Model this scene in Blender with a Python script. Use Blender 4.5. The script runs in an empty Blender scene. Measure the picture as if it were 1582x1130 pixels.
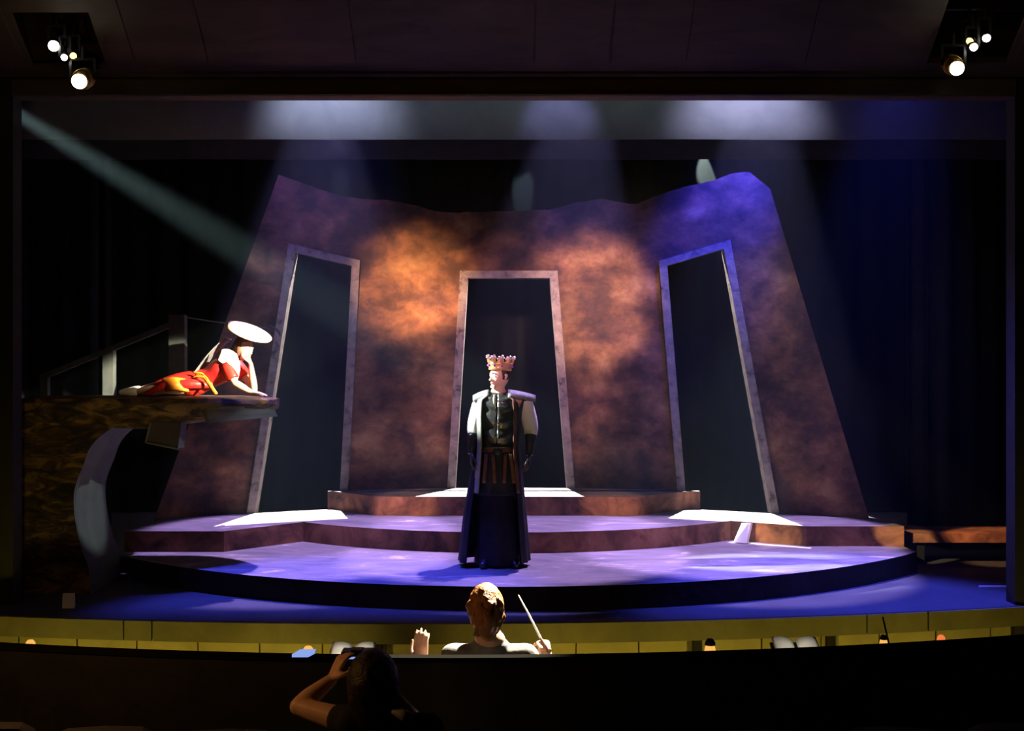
import bpy, bmesh, math, random
from mathutils import Vector, Matrix, noise
V = Vector
PI = math.pi
random.seed(7)
sc = bpy.context.scene
col = sc.collection

# ---------------------------------------------------------------- camera, world, exposure
cam = bpy.data.cameras.new('camera'); co = bpy.data.objects.new('camera', cam); col.objects.link(co)
co.location = (0, 0, 2.0); co.rotation_euler = (PI/2, 0, 0)
cam.sensor_fit = 'HORIZONTAL'; cam.sensor_width = 36; cam.lens = 36*1750/1582; cam.clip_end = 100
sc.camera = co
w = bpy.data.worlds.new('world'); sc.world = w; w.use_nodes = True
w.node_tree.nodes['Background'].inputs[0].default_value = (0.012, 0.012, 0.012, 1)
w.node_tree.nodes['Background'].inputs[1].default_value = 0.04
sc.view_settings.view_transform = 'Standard'; sc.view_settings.look = 'None'
sc.view_settings.exposure = 0; sc.view_settings.gamma = 1; sc.view_settings.use_curve_mapping = False

# ---------------------------------------------------------------- lights
def spot(name, loc, aim, power, colour, deg, blend=0.3, r=0.05):
    l = bpy.data.lights.new(name, 'SPOT'); l.energy = power; l.color = colour
    l.spot_size = math.radians(deg); l.spot_blend = blend; l.shadow_soft_size = r
    o = bpy.data.objects.new(name, l); col.objects.link(o); o.location = loc
    o.rotation_euler = (V(aim)-V(loc)).to_track_quat('-Z', 'Y').to_euler()
    return o
def point(name, loc, power, colour, r=0.08):
    l = bpy.data.lights.new(name, 'POINT'); l.energy = power; l.color = colour; l.shadow_soft_size = r
    o = bpy.data.objects.new(name, l); col.objects.link(o); o.location = loc
    return o
WARM = (1, .80, .58); LAV = (.60, .42, 1); BLUE = (.07, .08, 1); WHITE = (1, .97, .86); AMBER = (1, .45, .12)
# side boom key on the standing man, its shaft showing in the haze
spot('boom_key', (-4.62, 9.80, 4.38), (-.14, 10.17, 1.66), 14000, (.88, 1, .92), 7.4, .4, .06)
# back lights over the scenery, falling through the doorways
spot('back_light_left', (-1.93, 13.62, 5.2), (-2.33, 12.15, .4), 9500, WHITE, 32, .12, .012)
spot('back_light_centre', (.10, 14.0, 5.0), (.0, 12.3, .5), 9500, WHITE, 34, .12, .012)
spot('back_light_right', (1.93, 13.62, 5.2), (2.33, 12.15, .4), 9500, WHITE, 32, .12, .012)
# lavender top light on the platforms
spot('top_light_left', (-1.8, 11.2, 5.5), (-2.05, 10.95, .3), 2750, LAV, 35, .25, .05)
spot('top_light_centre', (.8, 11.2, 5.5), (.10, 10.85, .3), 2750, LAV, 36, .25, .05)
spot('top_light_right', (2.5, 11.2, 5.5), (2.25, 11.0, .3), 2750, LAV, 35, .25, .05)
# blue wash on the apron and on the head of the right flat
spot('apron_blue_left', (-1.5, 9.75, 5.4), (-1.5, 8.97, 0), 3200, BLUE, 43, .6, .1)
spot('blue_haze_shaft', (2.35, 11.0, 5.6), (2.30, 12.2, 3.7), 1500, (.03, .05, 1), 22, .8, .05)
spot('blue_haze_centre', (.35, 11.0, 5.6), (.30, 12.2, 3.9), 350, (.06, .08, 1), 22, .8, .05)
spot('apron_blue_right', (3.5, 9.8, 5.4), (2.9, 9.22, 0), 4000, BLUE, 42, .6, .1)
spot('blue_shaft', (2.45, 11.55, 5.3), (2.35, 12.85, 3.35), 1900, (.03, .04, 1), 48, .9, .08)
spot('violet_shaft', (-2.2, 11.55, 5.3), (-2.2, 12.85, 3.4), 160, (.20, .12, 1), 56, .9, .08)
spot('blue_centre_shaft', (.65, 11.5, 5.4), (.85, 12.9, 3.6), 330, (.08, .08, 1), 36, .9, .08)
# amber front light on the scenery
spot('front_amber_left', (-2.8, 3.6, 4.3), (-1.10, 12.9, 2.90), 19000, (1, .54, .24), 9.4, 1, .08)
spot('front_amber_centre', (1.6, 3.6, 4.3), (.85, 12.9, 2.72), 10500, (1, .60, .38), 11.5, 1, .08)
spot('front_violet_wash', (0, 3.4, 4.2), (0, 12.9, 2.1), 2500, (.85, .42, .62), 18, .7, .15)
spot('riser_amber_corner', (-2.2, 5.5, 4.2), (2.66, 11.4, .33), 5200, (1, .72, .34), 3.3, .25, .03)
spot('riser_amber_end', (-2.2, 5.5, 4.2), (3.86, 11.27, .32), 5200, (1, .72, .34), 2.6, .3, .03)
spot('bench_amber', (.5, 8.2, 4.0), (4.75, 11.4, .33), 2600, (1, .5, .2), 6.5, .5, .05)
spot('riser_warm_left', (-2.6, 4.5, 4.2), (-1.15, 12.1, .52), 2600, (1, .58, .36), 5.5, .7, .05)
spot('riser_warm_right', (2.8, 4.5, 4.2), (1.1, 12.1, .52), 2600, (1, .58, .36), 5.5, .7, .05)

# special on the reclining woman
spot('woman_special', (3.4, 6.3, 4.1), (-2.45, 10.2, 2.06), 24000, (1, .87, .60), 6.8, .4, .05)
spot('ledge_warm', (.5, 7.6, 3.2), (-3.3, 9.9, 1.66), 90, (1, .70, .30), 14, .8, .05)
spot('added_arch_spot', (4.0, 9.32, 3.9), (-3.76, 10.25, .72), 1300, (.8, .95, .9), 6.0, .6, .03)  # added bare spot in open view, no fixture, to light the arch reveal
spot('front_warm_left', (2.6, 5.0, 4.2), (-3.2, 10.2, 1.7), 90, (1, .75, .4), 12, .8, .05)
# border pools
spot('border_pool_left', (-1.75, 9.70, 4.58), (-1.70, 10.62, 4.26), 140, (.62, .66, 1), 86, .8, .05)
spot('border_pool_centre', (.45, 9.70, 4.58), (.45, 10.62, 4.26), 52, (.42, .40, 1), 50, .8, .05)
spot('border_pool_right', (2.22, 9.70, 4.58), (2.20, 10.62, 4.24), 190, (.62, .60, 1), 88, .8, .05)
for x in (-1.3, .3, 1.9): spot('border_wash', (x, 9.70, 4.5), (x, 10.62, 4.3), 11, (.6, .8, .75), 120, .6, .05)
# small spill on the rear curtain
spot('rear_spill_right', (2.42, 14.70, 5.7), (2.63, 15.38, 4.60), 2600, (.85, 1, .9), 11, .15, .02)
spot('rear_spill_centre', (.12, 14.70, 5.7), (.15, 15.38, 4.42), 420, (.7, .9, 1), 13, .5, .02)
spot('rear_spill_left', (-2.1, 14.70, 5.7), (-2.32, 15.38, 4.5), 150, (.4, .6, 1), 12, .6, .02)
# orchestra pit and house
spot('conductor_special', (1.4, 8.1, 4.25), (-.10, 5.45, .8), 19000, (1, .86, .6), 14, .5, .04)
for i, x in enumerate((-3.6, -1.9, .35, 2.0, 3.7)):
    spot('pit_lamp_glow', (x, 7.95, -.62), (x, 9.0, -.40), 24, (1, .76, .12), 112, .5, .06)
spot('pit_bounce', (.35, 7.4, .1), (.45, 9.2, 4.6), 14, (1, .55, .25), 40, .9, .3)
point('aisle_glow', (-2.2, 4.2, 1.6), 27.0, AMBER, .1)

# ---------------------------------------------------------------- materials
def mat(name, base=(.5, .5, .5), rough=.7, metal=0, emit=None, es=0, spec=.5):
    m = bpy.data.materials.new(name); m.use_nodes = True
    b = m.node_tree.nodes['Principled BSDF']
    b.inputs['Base Color'].default_value = (*base, 1); b.inputs['Roughness'].default_value = rough
    b.inputs['Metallic'].default_value = metal; b.inputs['Specular IOR Level'].default_value = spec
    if emit: b.inputs['Emission Color'].default_value = (*emit, 1); b.inputs['Emission Strength'].default_value = es
    return m
def noisy(name, stops, scale=3, detail=8, rough=.8, bump=.15, dist=0.6, scale2=None, metal=0, spec=.3, stretch=(1, 1, 1), bscale=None):
    m = mat(name, (.5, .5, .5), rough, metal, spec=spec); nt = m.node_tree; N = nt.nodes; L = nt.links
    b = N['Principled BSDF']
    tc = N.new('ShaderNodeTexCoord'); mp = N.new('ShaderNodeMapping'); mp.inputs['Scale'].default_value = stretch
    L.new(tc.outputs['Object'], mp.inputs['Vector'])
    n = N.new('ShaderNodeTexNoise'); n.inputs['Scale'].default_value = scale; n.inputs['Detail'].default_value = detail
    n.inputs['Roughness'].default_value = .62; n.inputs['Distortion'].default_value = dist
    L.new(mp.outputs[0], n.inputs['Vector'])
    r = N.new('ShaderNodeValToRGB'); cr = r.color_ramp
    while len(cr.elements) < len(stops): cr.elements.new(.5)
    for e, (p, c) in zip(cr.elements, stops): e.position = p; e.color = (*c, 1)
    L.new(n.outputs['Fac'], r.inputs['Fac'])
    out = r.outputs['Color']
    if scale2:
        n2 = N.new('ShaderNodeTexNoise'); n2.inputs['Scale'].default_value = scale2; n2.inputs['Detail'].default_value = 4
        L.new(mp.outputs[0], n2.inputs['Vector'])
        mr = N.new('ShaderNodeMapRange'); mr.inputs['From Min'].default_value = .35; mr.inputs['From Max'].default_value = .68
        mr.inputs['To Min'].default_value = .45; mr.inputs['To Max'].default_value = 1.35
        L.new(n2.outputs['Fac'], mr.inputs['Value'])
        mx = N.new('ShaderNodeVectorMath'); mx.operation = 'SCALE'
        L.new(out, mx.inputs[0]); L.new(mr.outputs[0], mx.inputs['Scale']); out = mx.outputs[0]
    L.new(out, b.inputs['Base Color'])
    if bump:
        n3 = N.new('ShaderNodeTexNoise'); n3.inputs['Scale'].default_value = bscale or scale*4; n3.inputs['Detail'].default_value = 5
        L.new(mp.outputs[0], n3.inputs['Vector'])
        bp = N.new('ShaderNodeBump'); bp.inputs['Strength'].default_value = bump; bp.inputs['Distance'].default_value = .02
        L.new(n3.outputs['Fac'], bp.inputs['Height']); L.new(bp.outputs[0], b.inputs['Normal'])
    return m
M = {}
M['rust'] = noisy('rust_paint', [(.30, (.034, .018, .020)), (.45, (.090, .042, .032)), (.56, (.18, .082, .046)), (.70, (.30, .16, .085))], 2.3, 12, .85, .25, .15, 1.3, stretch=(1, 1, 1.3), bscale=14)
M['riser'] = noisy('riser_paint', [(.30, (.05, .022, .022)), (.46, (.20, .085, .055)), (.58, (.34, .15, .085)), (.72, (.42, .22, .12))], 3.4, 8, .85, .2, .7, 1.3, bscale=14)
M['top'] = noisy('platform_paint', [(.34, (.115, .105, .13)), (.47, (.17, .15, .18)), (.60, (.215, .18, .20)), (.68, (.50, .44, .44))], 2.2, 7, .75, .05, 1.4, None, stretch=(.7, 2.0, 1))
M['frame'] = noisy('frame_stone', [(.30, (.04, .03, .03)), (.42, (.17, .13, .13)), (.60, (.24, .19, .18)), (.75, (.32, .26, .23))], 9, 8, .7, .3, .3)
M['rock'] = noisy('rock_paint', [(.38, (.012, .009, .006)), (.52, (.06, .035, .015)), (.62, (.17, .11, .03)), (.75, (.22, .08, .025))], 5, 8, .85, .5, 1.0, 1.6, stretch=(.8, 1, 2.2))
M['plaster'] = noisy('grey_plaster', [(.3, (.065, .065, .07)), (.7, (.10, .10, .10))], 3, 5, .8, .1)
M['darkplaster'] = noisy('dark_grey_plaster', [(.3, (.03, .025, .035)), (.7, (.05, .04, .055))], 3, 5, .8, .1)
M['discriser'] = noisy('dark_riser_tone', [(.30, (.010, .008, .009)), (.7, (.03, .02, .02))], 3.4, 8, .85, .2, .7, 1.3, bscale=14)  # riser mottling repeated in near-black for the disc front
M['deck'] = noisy('deck_paint', [(.3, (.05, .05, .06)), (.7, (.08, .08, .09))], 2, 6, .6, .05)
M['blackcloth'] = noisy('black_velour', [(.3, (.006, .006, .007)), (.7, (.013, .013, .015))], 6, 3, .95, .1, spec=.1)
M['rearcloth'] = noisy('rear_velour', [(.3, (.0025, .003, .0035)), (.7, (.004, .005, .0055))], 4, 4, .95, .1, spec=.1)
M['border'] = noisy('border_cloth', [(.3, (.11, .115, .12)), (.7, (.14, .145, .145))], 3, 3, .9, .1)
M['darkborder'] = noisy('dark_border_cloth', [(.3, (.02, .02, .025)), (.7, (.035, .035, .04))], 3, 3, .9, .1, spec=.1)
M['wood'] = noisy('house_wood', [(.3, (.055, .036, .020)), (.6, (.09, .060, .032)), (.75, (.11, .075, .038))], 2.2, 8, .55, .1, 1.2, stretch=(.5, 1, 3))
M['prosc'] = noisy('proscenium_paint', [(.3, (.022, .021, .018)), (.7, (.035, .033, .028))], 3, 5, .8, .1)
M['fascia'] = noisy('pit_fascia', [(.3, (.12, .11, .05)), (.7, (.18, .16, .07))], 3, 5, .7, .1)
M['pit'] = noisy('pit_wall', [(.3, (.30, .26, .10)), (.7, (.44, .38, .15))], 2, 5, .75, .1)
M['rail'] = noisy('rail_cloth', [(.3, (.008, .008, .008)), (.7, (.016, .015, .014))], 6, 3, .7, .1, spec=.2)
M['railtop'] = mat('rail_top', (.006, .006, .006), 1, spec=0)
M['seat'] = noisy('seat_plush', [(.3, (.012, .011, .011)), (.7, (.022, .02, .02))], 20, 3, .8, .1)
M['carpet'] = noisy('house_carpet', [(.3, (.012, .010, .010)), (.7, (.025, .02, .02))], 12, 3, .95, .1)
M['steel'] = noisy('painted_steel', [(.3, (.05, .06, .062)), (.7, (.09, .10, .10))], 6, 4, .5, .05)
M['blackmetal'] = mat('black_metal', (.02, .02, .02), .4, .3)
M['brass'] = noisy('warm_metal', [(.3, (.35, .24, .06)), (.7, (.55, .38, .10))], 12, 3, .35, .05, metal=.6)
M['lens'] = mat('lit_lens', (.9, .9, .8), .3, emit=(1, .98, .85), es=14)
M['lenswarm'] = mat('warm_lit_reflector', (.9, .6, .2), .3, emit=(1, .62, .18), es=3.5)
M['paper'] = noisy('white_paper', [(.3, (.75, .75, .72)), (.7, (.85, .85, .82))], 6, 2, .8, 0)
M['screen'] = mat('blue_glow', (.3, .4, .6), .5, emit=(.25, .4, .9), es=.9)  # camera screen glow, also given to the paper pad
M['shade'] = mat('lit_orange_shade', (.9, .5, .2), .6, emit=(1, .48, .10), es=1.0)
M['redshade'] = mat('lit_red_shade', (.9, .3, .1), .6, emit=(1, .22, .06), es=.9)
M['skin'] = noisy('skin', [(.3, (.52, .31, .22)), (.7, (.62, .38, .28))], 8, 4, .5, .03, spec=.4)
M['leather'] = noisy('black_leather', [(.3, (.012, .013, .013)), (.7, (.03, .032, .03))], 14, 5, .28, .35, spec=.9, bscale=20)
M['capleather'] = noisy('matt_leather', [(.3, (.10, .10, .11)), (.7, (.16, .16, .17))], 14, 5, .6, .2, spec=.3, bscale=20)
M['coat'] = noisy('coat_cloth', [(.3, (.010, .010, .014)), (.7, (.020, .020, .026))], 10, 4, .6, .1)
M['lining'] = noisy('grey_trim', [(.3, (.20, .21, .18)), (.7, (.30, .31, .27))], 10, 4, .5, .1)
M['browntrim'] = noisy('brown_trim', [(.3, (.08, .03, .02)), (.7, (.17, .07, .04))], 14, 4, .45, .2)
M['linen'] = noisy('white_linen', [(.3, (.70, .68, .66)), (.7, (.82, .80, .78))], 10, 4, .8, .2, bscale=8)
M['hair'] = noisy('dark_hair', [(.3, (.010, .007, .005)), (.7, (.03, .018, .012))], 30, 4, .5, .3)
M['auburn'] = noisy('auburn_hair', [(.3, (.10, .035, .012)), (.5, (.26, .10, .03)), (.7, (.45, .22, .08))], 26, 5, .45, .5, stretch=(1, 1, .5))
M['silver'] = noisy('silver_crown', [(.3, (.5, .45, .38)), (.7, (.75, .70, .62))], 20, 3, .35, .2, metal=.5)
M['gold'] = noisy('gold_crown', [(.3, (.45, .25, .10)), (.7, (.70, .42, .18))], 20, 3, .35, .2, metal=.5)
M['gem'] = mat('purple_gem', (.25, .06, .35), .1, 0)
M['red'] = noisy('red_silk', [(.30, (.28, .008, .012)), (.55, (.50, .02, .015)), (.75, (.62, .05, .02))], 7, 5, .45, .25, bscale=10)
M['orange'] = noisy('overlit_red_silk', [(.3, (.75, .20, .015)), (.7, (.85, .30, .03))], 7, 4, .45, .2)  # red silk where the spot burns it out, glare put into the colour
M['straw'] = noisy('pale_hat', [(.3, (.72, .42, .36)), (.7, (.82, .55, .46))], 14, 4, .8, .2)
M['veil'] = noisy('grey_veil', [(.3, (.10, .10, .11)), (.7, (.17, .17, .18))], 10, 4, .7, .2)
M['greyshirt'] = noisy('grey_shirt', [(.3, (.14, .14, .16)), (.7, (.20, .20, .22))], 14, 4, .9, .15)
M['darkshirt'] = noisy('dark_shirt', [(.3, (.012, .012, .014)), (.7, (.02, .02, .022))], 14, 4, .9, .15)
M['eye'] = mat('eye_white', (.8, .8, .78), .2)
M['iris'] = mat('eye_iris', (.05, .03, .02), .2)
M['lip'] = mat('lips', (.45, .12, .10), .4)

# ---------------------------------------------------------------- mesh helpers
def link(name, bm, m, parent=None, smooth=False, bevel=0):
    if bevel:
        es = [e for e in bm.edges if len(e.link_faces) == 2 and e.calc_face_angle(0) > .6]
        bmesh.ops.bevel(bm, geom=es, offset=bevel, segments=2, profile=.6, affect='EDGES', clamp_overlap=True)
    bmesh.ops.recalc_face_normals(bm, faces=bm.faces)
    me = bpy.data.meshes.new(name); bm.to_mesh(me); bm.free()
    for x in (m if isinstance(m, (list, tuple)) else [m]): me.materials.append(M[x] if isinstance(x, str) else x)
    if smooth:
        for p in me.polygons: p.use_smooth = True
    o = bpy.data.objects.new(name, me); col.objects.link(o)
    if parent: o.parent = parent; o.matrix_parent_inverse = parent.matrix_world.inverted()
    return o
def tag(o, label=None, cat=None, group=None, kind=None):
    for k, v in (('label', label), ('category', cat), ('group', group), ('kind', kind)):
        if v: o[k] = v
    return o
def empty(name, loc=(0, 0, 0), label=None, cat=None, group=None):
    o = bpy.data.objects.new(name, None); col.objects.link(o); o.location = loc; o.empty_display_size = .1
    o.matrix_world = Matrix.Translation(V(loc))
    return tag(o, label, cat, group)
def copy_tree(o, parent=None):
    c = o.copy(); col.objects.link(c); c.parent = parent
    for ch in list(o.children): copy_tree(ch, c)
    return c
def box(bm, lo, hi, mi=0, rot=None, piv=None):
    x0, y0, z0 = lo; x1, y1, z1 = hi
    vs = [V(p) for p in ((x0,y0,z0),(x1,y0,z0),(x1,y1,z0),(x0,y1,z0),(x0,y0,z1),(x1,y0,z1),(x1,y1,z1),(x0,y1,z1))]
    if rot is not None:
        pv = V(piv) if piv is not None else (V(lo)+V(hi))/2
        vs = [rot @ (v-pv)+pv for v in vs]
    b = [bm.verts.new(v) for v in vs]
    for f in ((0,3,2,1),(4,5,6,7),(0,1,5,4),(1,2,6,5),(2,3,7,6),(3,0,4,7)):
        bm.faces.new([b[i] for i in f]).material_index = mi
def hexa(bm, pts, mi=0):
    b = [bm.verts.new(V(v)) for v in pts]
    for f in ((0,3,2,1),(4,5,6,7),(0,1,5,4),(1,2,6,5),(2,3,7,6),(3,0,4,7)):
        bm.faces.new([b[i] for i in f]).material_index = mi
def bar(bm, a, b, wx, wy, mi=0, side=V((0, 1, 0))):
    a = V(a); b = V(b); d = (b-a).normalized(); s = (side-side.dot(d)*d).normalized(); t = d.cross(s)
    hexa(bm, [p+s*sy*wy/2+t*sx*wx/2 for p in (a, b) for sx, sy in ((-1,-1),(1,-1),(1,1),(-1,1))], mi)
def loft(bm, rings, cap=True, mi=0, closed=True):
    R = [[bm.verts.new(V(p)) for p in r] for r in rings]
    n = len(R[0])
    for a, b in zip(R, R[1:]):
        for i in range(n if closed else n-1):
            j = (i+1) % n
            bm.faces.new((a[i], a[j], b[j], b[i])).material_index = mi
    if cap and closed:
        bm.faces.new(R[0][::-1]).material_index = mi; bm.faces.new(R[-1]).material_index = mi
    return R
def catmull(pts, sub):
    if sub <= 1 or len(pts) < 3: 
        if len(pts) == 2 and sub > 1:
            return [pts[0].lerp(pts[1], k/sub) for k in range(sub+1)]
        return pts
    P_ = [pts[0]*2-pts[1]]+pts+[pts[-1]*2-pts[-2]]
    out = []
    for i in range(1, len(P_)-2):
        p0, p1, p2, p3 = P_[i-1:i+3]
        for k in range(sub):
            t = k/sub
            out.append(.5*((2*p1)+(p2-p0)*t+(2*p0-5*p1+4*p2-p3)*t*t+(3*p1-p0-3*p2+p3)*t**3))
    out.append(pts[-1]); return out
def tube(bm, pts, rad, n=12, sub=4, mi=0, round_ends=True, ref=V((0, 1, 0))):
    """a tapering, rounded limb; rad: one radius or (across, along ref) per point"""
    pts = [V(p) for p in pts]
    rs = [V((r, r, 0)) if not isinstance(r, (tuple, list)) else V((r[0], r[1], 0)) for r in (rad if isinstance(rad, (list, tuple)) else [rad]*len(pts))]
    q = catmull(pts, sub); rr = catmull(rs, sub)
    rings = []
    L = len(q)
    for i, p in enumerate(q):
        d = (q[min(i+1, L-1)]-q[max(i-1, 0)]).normalized()
        s = ref-ref.dot(d)*d
        if s.length < .05: s = V((1, 0, 0))-d.x*d
        s.normalize(); t = d.cross(s)
        rx, ry = max(rr[i].x, 1e-4), max(rr[i].y, 1e-4)
        def ring(c, k): return [c+t*math.cos(a)*rx*k+s*math.sin(a)*ry*k for a in (2*PI*j/n for j in range(n))]
        if i == 0 and round_ends:
            for h in (.92, .7, .38): rings.append(ring(p-d*min(rx, ry)*h, math.sqrt(1-h*h)))
        rings.append(ring(p, 1))
        if i == L-1 and round_ends:
            for h in (.38, .7, .92): rings.append(ring(p+d*min(rx, ry)*h, math.sqrt(1-h*h)))
    loft(bm, rings, True, mi)
def ball(bm, c, r, n=12, m=8, mi=0, fn=None, rot=None):
    c = V(c); r = V(r) if isinstance(r, (tuple, list)) else V((r, r, r))
    rings = []
    for i in range(m+1):
        th = .04+(PI-.08)*i/m
        ring = []
        for j in range(n):
            ph = 2*PI*j/n
            d = V((math.sin(th)*math.cos(ph), math.sin(th)*math.sin(ph), math.cos(th)))
            p = V((d.x*r.x, d.y*r.y, d.z*r.z))
            if fn: p = fn(d, p)
            if rot is not None: p = rot @ p
            ring.append(c+p)
        rings.append(ring)
    loft(bm, rings, True, mi)
def prism(bm, poly, z0, z1, mtop=0, mside=0):
    """poly: (x, y) list, extruded in z"""
    a = [bm.verts.new((x, y, z0)) for x, y in poly]; b = [bm.verts.new((x, y, z1)) for x, y in poly]
    f = bm.faces.new(b); f.material_index = mtop
    bm.faces.new(a[::-1]).material_index = mside
    for i in range(len(poly)):
        j = (i+1) % len(poly); bm.faces.new((a[i], a[j], b[j], b[i])).material_index = mside
def xz_slab(bm, poly, y0, y1, mi=0, mside=None):
    """poly: (x, z) list, extruded in y"""
    a = [bm.verts.new((x, y0, z)) for x, z in poly]; b = [bm.verts.new((x, y1, z)) for x, z in poly]
    bm.faces.new(a).material_index = mi; bm.faces.new(b[::-1]).material_index = mi
    for i in range(len(poly)):
        j = (i+1) % len(poly); bm.faces.new((a[i], a[j], b[j], b[i])).material_index = mi if mside is None else mside
def fuse(bm, voxel, smooth=2):
    """melt overlapping closed shapes into one continuous skin"""
    bmesh.ops.recalc_face_normals(bm, faces=bm.faces)
    me = bpy.data.meshes.new('tmp'); bm.to_mesh(me); bm.free()
    o = bpy.data.objects.new('tmp', me); col.objects.link(o)
    r = o.modifiers.new('r', 'REMESH'); r.mode = 'VOXEL'; r.voxel_size = voxel
    s = o.modifiers.new('s', 'SMOOTH'); s.iterations = smooth; s.factor = .5
    ev = o.evaluated_get(bpy.context.evaluated_depsgraph_get())
    nm = bpy.data.meshes.new_from_object(ev)
    out = bmesh.new(); out.from_mesh(nm)
    bpy.data.objects.remove(o); bpy.data.meshes.remove(nm); bpy.data.meshes.remove(me)
    return out
def sheet(bm, fn, nu, nv, thick=.01, mi=0):
    """double-sided cloth from fn(u, v) -> point, given real thickness"""
    G = [[V(fn(i/nu, j/nv)) for i in range(nu+1)] for j in range(nv+1)]
    def nrm(i, j):
        a = G[j][min(i+1, nu)]-G[j][max(i-1, 0)]; b = G[min(j+1, nv)][i]-G[max(j-1, 0)][i]
        c = a.cross(b); return c.normalized() if c.length > 1e-9 else V((0, 1, 0))
    A = [[bm.verts.new(G[j][i]+nrm(i, j)*thick/2) for i in range(nu+1)] for j in range(nv+1)]
    B = [[bm.verts.new(G[j][i]-nrm(i, j)*thick/2) for i in range(nu+1)] for j in range(nv+1)]
    def q(*v): bm.faces.new(v).material_index = mi
    for j in range(nv):
        for i in range(nu):
            q(A[j][i], A[j][i+1], A[j+1][i+1], A[j+1][i]); q(B[j][i], B[j+1][i], B[j+1][i+1], B[j][i+1])
    for i in range(nu):
        q(A[0][i], B[0][i], B[0][i+1], A[0][i+1]); q(A[nv][i], A[nv][i+1], B[nv][i+1], B[nv][i])
    for j in range(nv):
        q(A[j][0], A[j+1][0], B[j+1][0], B[j][0]); q(A[j][nu], B[j][nu], B[j+1][nu], A[j+1][nu])

# ================================================================ THE HOUSE AND THE STAGE SHELL
def stage_edge(x): return 8.81+.0388*x+.02493*x*x
def rail_line(x): return 4.906+.0284*x+.0524*x*x
XS = [-7+14*i/56 for i in range(57)]
# stage deck
bm = bmesh.new()
prism(bm, [(x, stage_edge(x)) for x in XS]+[(7, 16.5), (-7, 16.5)], -.15, 0)
tag(link('floor', bm, 'deck'), kind='structure')
# pit floor, house floor
bm = bmesh.new(); prism(bm, [(-7, 4.7), (7, 4.7), (7, 10.2), (-7, 10.2)], -1.0, -.86)
tag(link('floor_pit', bm, 'carpet'), kind='structure')
bm = bmesh.new()
prof = [(5.2, -.28), (3.4, -.28), (-1.5, .85)]
for (ya, za), (yb, zb) in zip(prof, prof[1:]):
    hexa(bm, [(-7, yb, zb-.12), (7, yb, zb-.12), (7, ya, za-.12), (-7, ya, za-.12), (-7, yb, zb), (7, yb, zb), (7, ya, za), (-7, ya, za)])
bm2 = bm
tag(link('floor_house', bm, 'carpet'), kind='structure')
# pit back wall under the overhanging deck
bm = bmesh.new()
for x0, x1 in [(XS[i], XS[i+2]) for i in range(0, 56, 2)]:
    g = .012
    hexa(bm, [(x0+g, stage_edge(x0)+.12, -.86), (x1, stage_edge(x1)+.12, -.86), (x1, stage_edge(x1)+.2, -.86), (x0+g, stage_edge(x0)+.2, -.86),
              (x0+g, stage_edge(x0)+.12, -.15), (x1, stage_edge(x1)+.12, -.15), (x1, stage_edge(x1)+.2, -.15), (x0+g, stage_edge(x0)+.2, -.15)])
prism(bm, [(x, stage_edge(x)+.2) for x in XS]+[(x, stage_edge(x)+.26) for x in XS[::-1]], -.86, -.15)
tag(link('wall_pit', bm, 'pit'), kind='structure')
# fascia of the deck: joined sheets with fine seams
bm = bmesh.new()
cuts = [-7, -3.05, -2.82, 2.85, 3.38, 7]
for a, b in zip(cuts, cuts[1:]):
    n = max(2, int((b-a)/.25)); xs = [a+.006+(b-a-.012)*i/n for i in range(n+1)]
    prism(bm, [(x, stage_edge(x)-.03) for x in xs]+[(x, stage_edge(x)-.002) for x in xs[::-1]], -.16, -.004)
tag(link('trim_1', bm, 'fascia'), kind='structure')
# pit rail: the dark curved wall before the front row
bm = bmesh.new()
prism(bm, [(x, rail_line(x)) for x in XS]+[(x, rail_line(x)+.04) for x in XS[::-1]], -.9, .72)
tag(link('wall_front', bm, 'rail', bevel=0), kind='structure')
bm = bmesh.new()
prism(bm, [(x, rail_line(x)-.005) for x in XS]+[(x, rail_line(x)+.05) for x in XS[::-1]], .715, .735)
tag(link('trim_2', bm, 'railtop'), kind='structure')
# proscenium
PZ = 4.252
bm = bmesh.new(); box(bm, (-7.2, 9.45, -1), (-4.163, 9.62, 5.9)); tag(link('wall_left', bm, 'prosc'), kind='structure')
bm = bmesh.new(); box(bm, (4.196, 9.45, -1), (7.2, 9.62, 5.9)); tag(link('wall_right', bm, 'prosc'), kind='structure')
bm = bmesh.new(); box(bm, (-4.163, 9.45, PZ), (4.196, 9.62, 5.9))
box(bm, (-4.163, 9.425, PZ), (4.196, 9.45, PZ+.135)); box(bm, (-4.163, 9.41, PZ), (4.196, 9.45, PZ+.018))
tag(link('wall_top', bm, 'wood'), kind='structure')
# stage house shell behind it (black masonry far round the drapes)
for nm, lo, hi in (('wall_back', (-7.2, 16.5, 0), (7.2, 16.7, 7)), ('wall_stage_left', (-7.2, 9.62, 0), (-7.0, 16.5, 7)), ('wall_stage_right', (7.0, 9.62, 0), (7.2, 16.5, 7))):
    bm = bmesh.new(); box(bm, lo, hi); tag(link(nm, bm, 'blackcloth'), kind='structure')
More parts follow.
